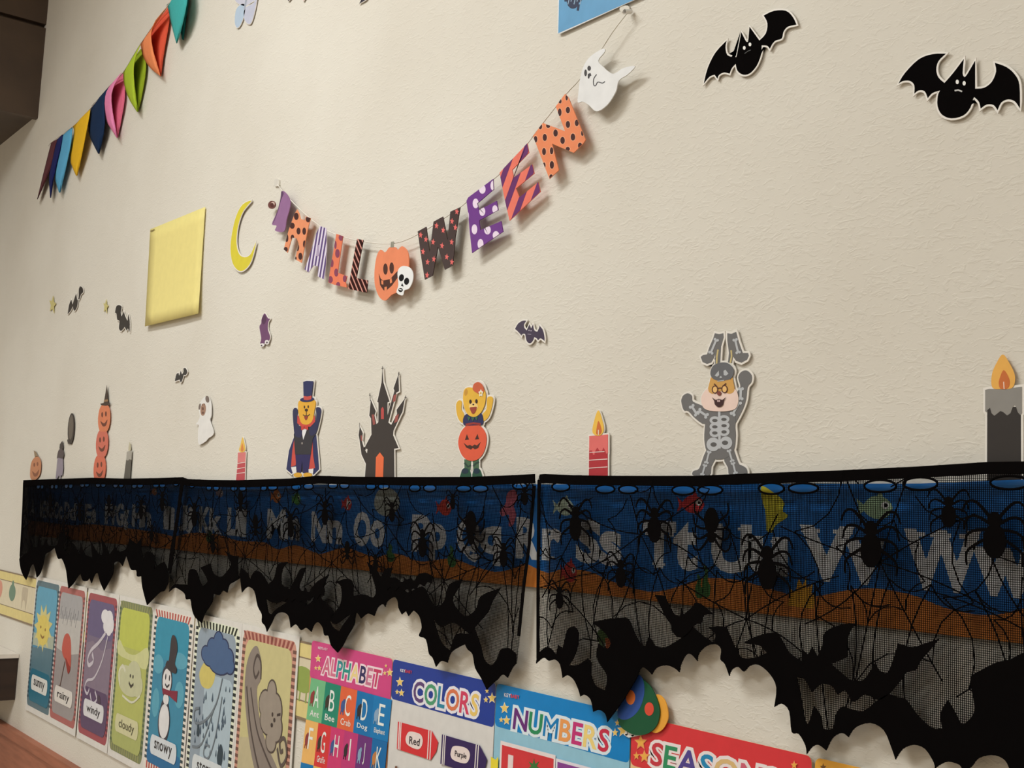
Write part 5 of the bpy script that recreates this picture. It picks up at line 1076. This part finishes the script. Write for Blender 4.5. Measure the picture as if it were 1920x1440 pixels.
for h_ in ([(1195, 895), (1240, 945), (1320, 920), (1410, 985), (1330, 990), (1295, 1085), (1260, 1060), (1230, 1010)], [(575, 900), (610, 930), (680, 880), (700, 872), (655, 930), (630, 972), (590, 945)], [(190, 775), (230, 800), (290, 790), (312, 800), (250, 840), (222, 872), (200, 850)]):
    mass2 = pierce(mass2, zm_(h_))
t2 = zl([(1264, 55), (1300, 67), (1450, 73), (1650, 75)]) + zm_([(110, 62), (330, 55), (430, 44), (500, 38), (700, 44), (960, 46), (1200, 46), (1400, 45), (1600, 38), (1800, 28)])
curtain('middle black lace curtain with spiders and a bat-shaped hem', t2, bot2, mass2,
        [(360, 910, 10, 9), (392, 914.4, 10, 10), (405.5, 915, 11, 10), (439, 915.8, 12, 10), (455, 915.8, 13, 10), (494.5, 915, 12, 10), (511, 914, 18, 10), (555.6, 913, 17, 11), (578.4, 912, 18, 11), (624.4, 910, 17, 12), (646, 910, 17, 12), (695.6, 912, 18, 12), (719.7, 912, 20, 12), (778, 915, 20, 13), (806, 915, 23, 13), (869.7, 916, 26, 12), (901, 916, 27, 13), (975, 911, 26, 12)],
        [(365, 965, 34), (452, 940, 30), (546, 985, 34), (610, 962, 34), (736, 960, 28), (793, 1018, 40), (884, 990, 48), (652, 1032, 26), (480, 985, 30), (945, 1040, 34), (400, 1020, 26), (705, 1055, 24), (850, 940, 22), (985, 930, 26)],
        [zm_(bat_shape(1050, 690, 150, 110, -12)), zm_(bat_shape(420, 760, 130, 110, -10))], 2, zl([(1260, 90), (1230, 300), (1197, 520), (1172, 720)]), zm_([(1805, 100), (1775, 450), (1742, 700), (1712, 1000)]))
# right panel
bot3 = [(1006, 1244), (1020, 1233), (1030, 1239), (1041, 1236.5), (1051, 1246), (1055.5, 1271), (1065, 1266), (1077, 1275), (1085.5, 1293.5), (1089, 1306), (1097, 1302.5), (1108.5, 1312), (1113, 1334.6), (1124.6, 1331), (1136, 1339), (1139.5, 1354), (1152, 1337), (1170, 1312), (1184, 1289), (1196, 1268), (1200, 1256), (1207, 1251), (1217, 1258), (1223, 1264.7), (1232, 1252), (1250.6, 1247.5), (1266, 1253), (1274.6, 1260.5), (1278, 1245), (1287, 1228), (1297, 1227), (1308.6, 1239.6), (1311, 1225.5), (1325, 1211.4), (1342.7, 1207.8), (1353, 1217), (1351.6, 1236), (1360, 1245), (1368.2, 1267.3), (1373, 1255.6), (1385, 1250.3), (1395.8, 1259.2), (1406.5, 1248.5), (1424, 1246.8), (1445, 1264.5), (1456.7, 1289.3), (1452.5, 1325.8), (1466.7, 1319.4), (1480.8, 1333.5), (1485.4, 1372.5), (1498.5, 1376), (1511, 1397.3), (1513.4, 1414.3), (1523.3, 1400.8), (1535.7, 1396.6), (1550, 1407), (1562.3, 1383), (1580, 1374.3), (1591.7, 1382), (1604.8, 1363.7), (1633, 1355.5), (1658, 1369), (1672, 1400.8), (1680, 1424), (1693.3, 1404.4), (1714.6, 1396.6), (1735.8, 1404.4), (1752, 1430), (1753.5, 1442), (1760, 1436), (1778, 1428), (1800, 1434), (1807, 1444), (1822, 1438), (1835, 1422), (1860, 1415.7), (1881, 1422), (1893, 1440), (1905, 1490), (1930, 1470), (1970, 1465), (2000, 1520), (2020, 1500), (2060, 1498), (2085, 1540), (2110, 1600), (2140, 1560), (2190, 1520), (2200, 1500)]
mass3 = zn([(158, 1240), (170, 1190), (215, 1145), (250, 1150), (285, 1190), (300, 1130), (330, 1150), (345, 1080), (360, 1030), (400, 1010), (430, 1050), (425, 1140), (400, 1210), (370, 1260), (430, 1255), (490, 1215), (515, 1250), (510, 1310), (540, 1390), (600, 1420), (615, 1330), (560, 1240), (545, 1180), (560, 1120), (610, 1160), (640, 1120), (600, 1050), (540, 1000), (530, 980), (600, 965), (680, 955), (750, 960), (790, 1050), (830, 1120), (860, 1140), (880, 1080), (905, 1100), (925, 1135), (985, 1145), (1050, 1110), (1110, 1070), (1165, 1010), (1230, 1070), (1300, 1115), (1310, 1060), (1265, 1015), (1370, 1010), (1400, 1060), (1440, 1150)]) + zq([(405, 150), (425, 205), (500, 205), (560, 180), (520, 140), (435, 130), (500, 95), (600, 72), (640, 110), (680, 180), (745, 225), (748, 165), (780, 190), (800, 150), (830, 200), (855, 140), (870, 70), (960, 30), (1035, 25), (1000, 70), (985, 140), (990, 195), (960, 215), (900, 240), (960, 290), (1010, 328), (1070, 325), (1110, 275), (1135, 230), (1155, 272), (1200, 285), (1235, 200), (1255, 130), (1330, 150), (1400, 130), (1475, 105), (1420, 170), (1370, 230), (1350, 270), (1300, 285), (1275, 320), (1205, 400), (1250, 415), (1300, 430), (1350, 500), (1430, 575), (1490, 580), (1480, 500), (1520, 430), (1560, 500), (1590, 555), (1620, 545), (1662, 480), (1640, 320), (1700, 270), (1780, 230), (1850, 215), (1920, 180), (2050, 150), (2200, 260), (2350, 300), (2550, 420), (2700, 400)])
hole3 = zq([(720, 310), (760, 320), (800, 390), (850, 345), (910, 360), (935, 400), (975, 380), (1020, 440), (1080, 400), (1150, 430), (1070, 490), (1010, 480), (960, 465), (925, 510), (910, 580), (860, 580), (850, 520), (810, 460), (785, 545), (765, 540), (740, 400)])
mass3 = pierce(mass3, hole3)
t3 = [(1012, 889.5), (1022, 888.7), (1080, 891), (1135, 892), (1220, 892.3), (1310, 892), (1400, 888), (1480, 885), (1575, 881.9), (1650, 878), (1721, 874.6), (1800, 869.5), (1855, 866), (1920, 865), (2000, 866), (2200, 862)]
curtain('rightmost and largest black lace curtain with spiders and a bat-shaped hem', t3, bot3, mass3,
        [(1052, 912.7, 32, 16), (1135, 917, 34, 15), (1178, 917.5, 34, 15), (1281.5, 919, 41, 17), (1332, 918.5, 44, 17), (1446.5, 916, 46, 20), (1506.5, 915.4, 54, 18), (1650.5, 911.5, 58, 22), (1726, 907, 62, 23), (1893, 905, 70, 24), (1985, 906, 70, 24)],
        [(1080, 981, 48), (1228, 984, 50), (1335, 985, 50), (1050, 1120, 32), (1440, 1064, 62), (1634, 1020, 66), (1866, 1003, 66), (1165, 1075, 40), (1780, 960, 44)],
        [zn([(925, 808), (985, 815), (1020, 880), (1050, 930), (1085, 945), (1095, 890), (1110, 932), (1160, 890), (1190, 855), (1240, 880), (1302, 932), (1240, 938), (1228, 985), (1180, 1000), (1140, 1050), (1090, 1082), (1050, 1060), (1030, 1000), (1000, 960), (980, 920)])], 3,
        [(1008, 900), (1007, 1000), (1006, 1120), (1006, 1235)], [(2200, 880), (2200, 1200)])
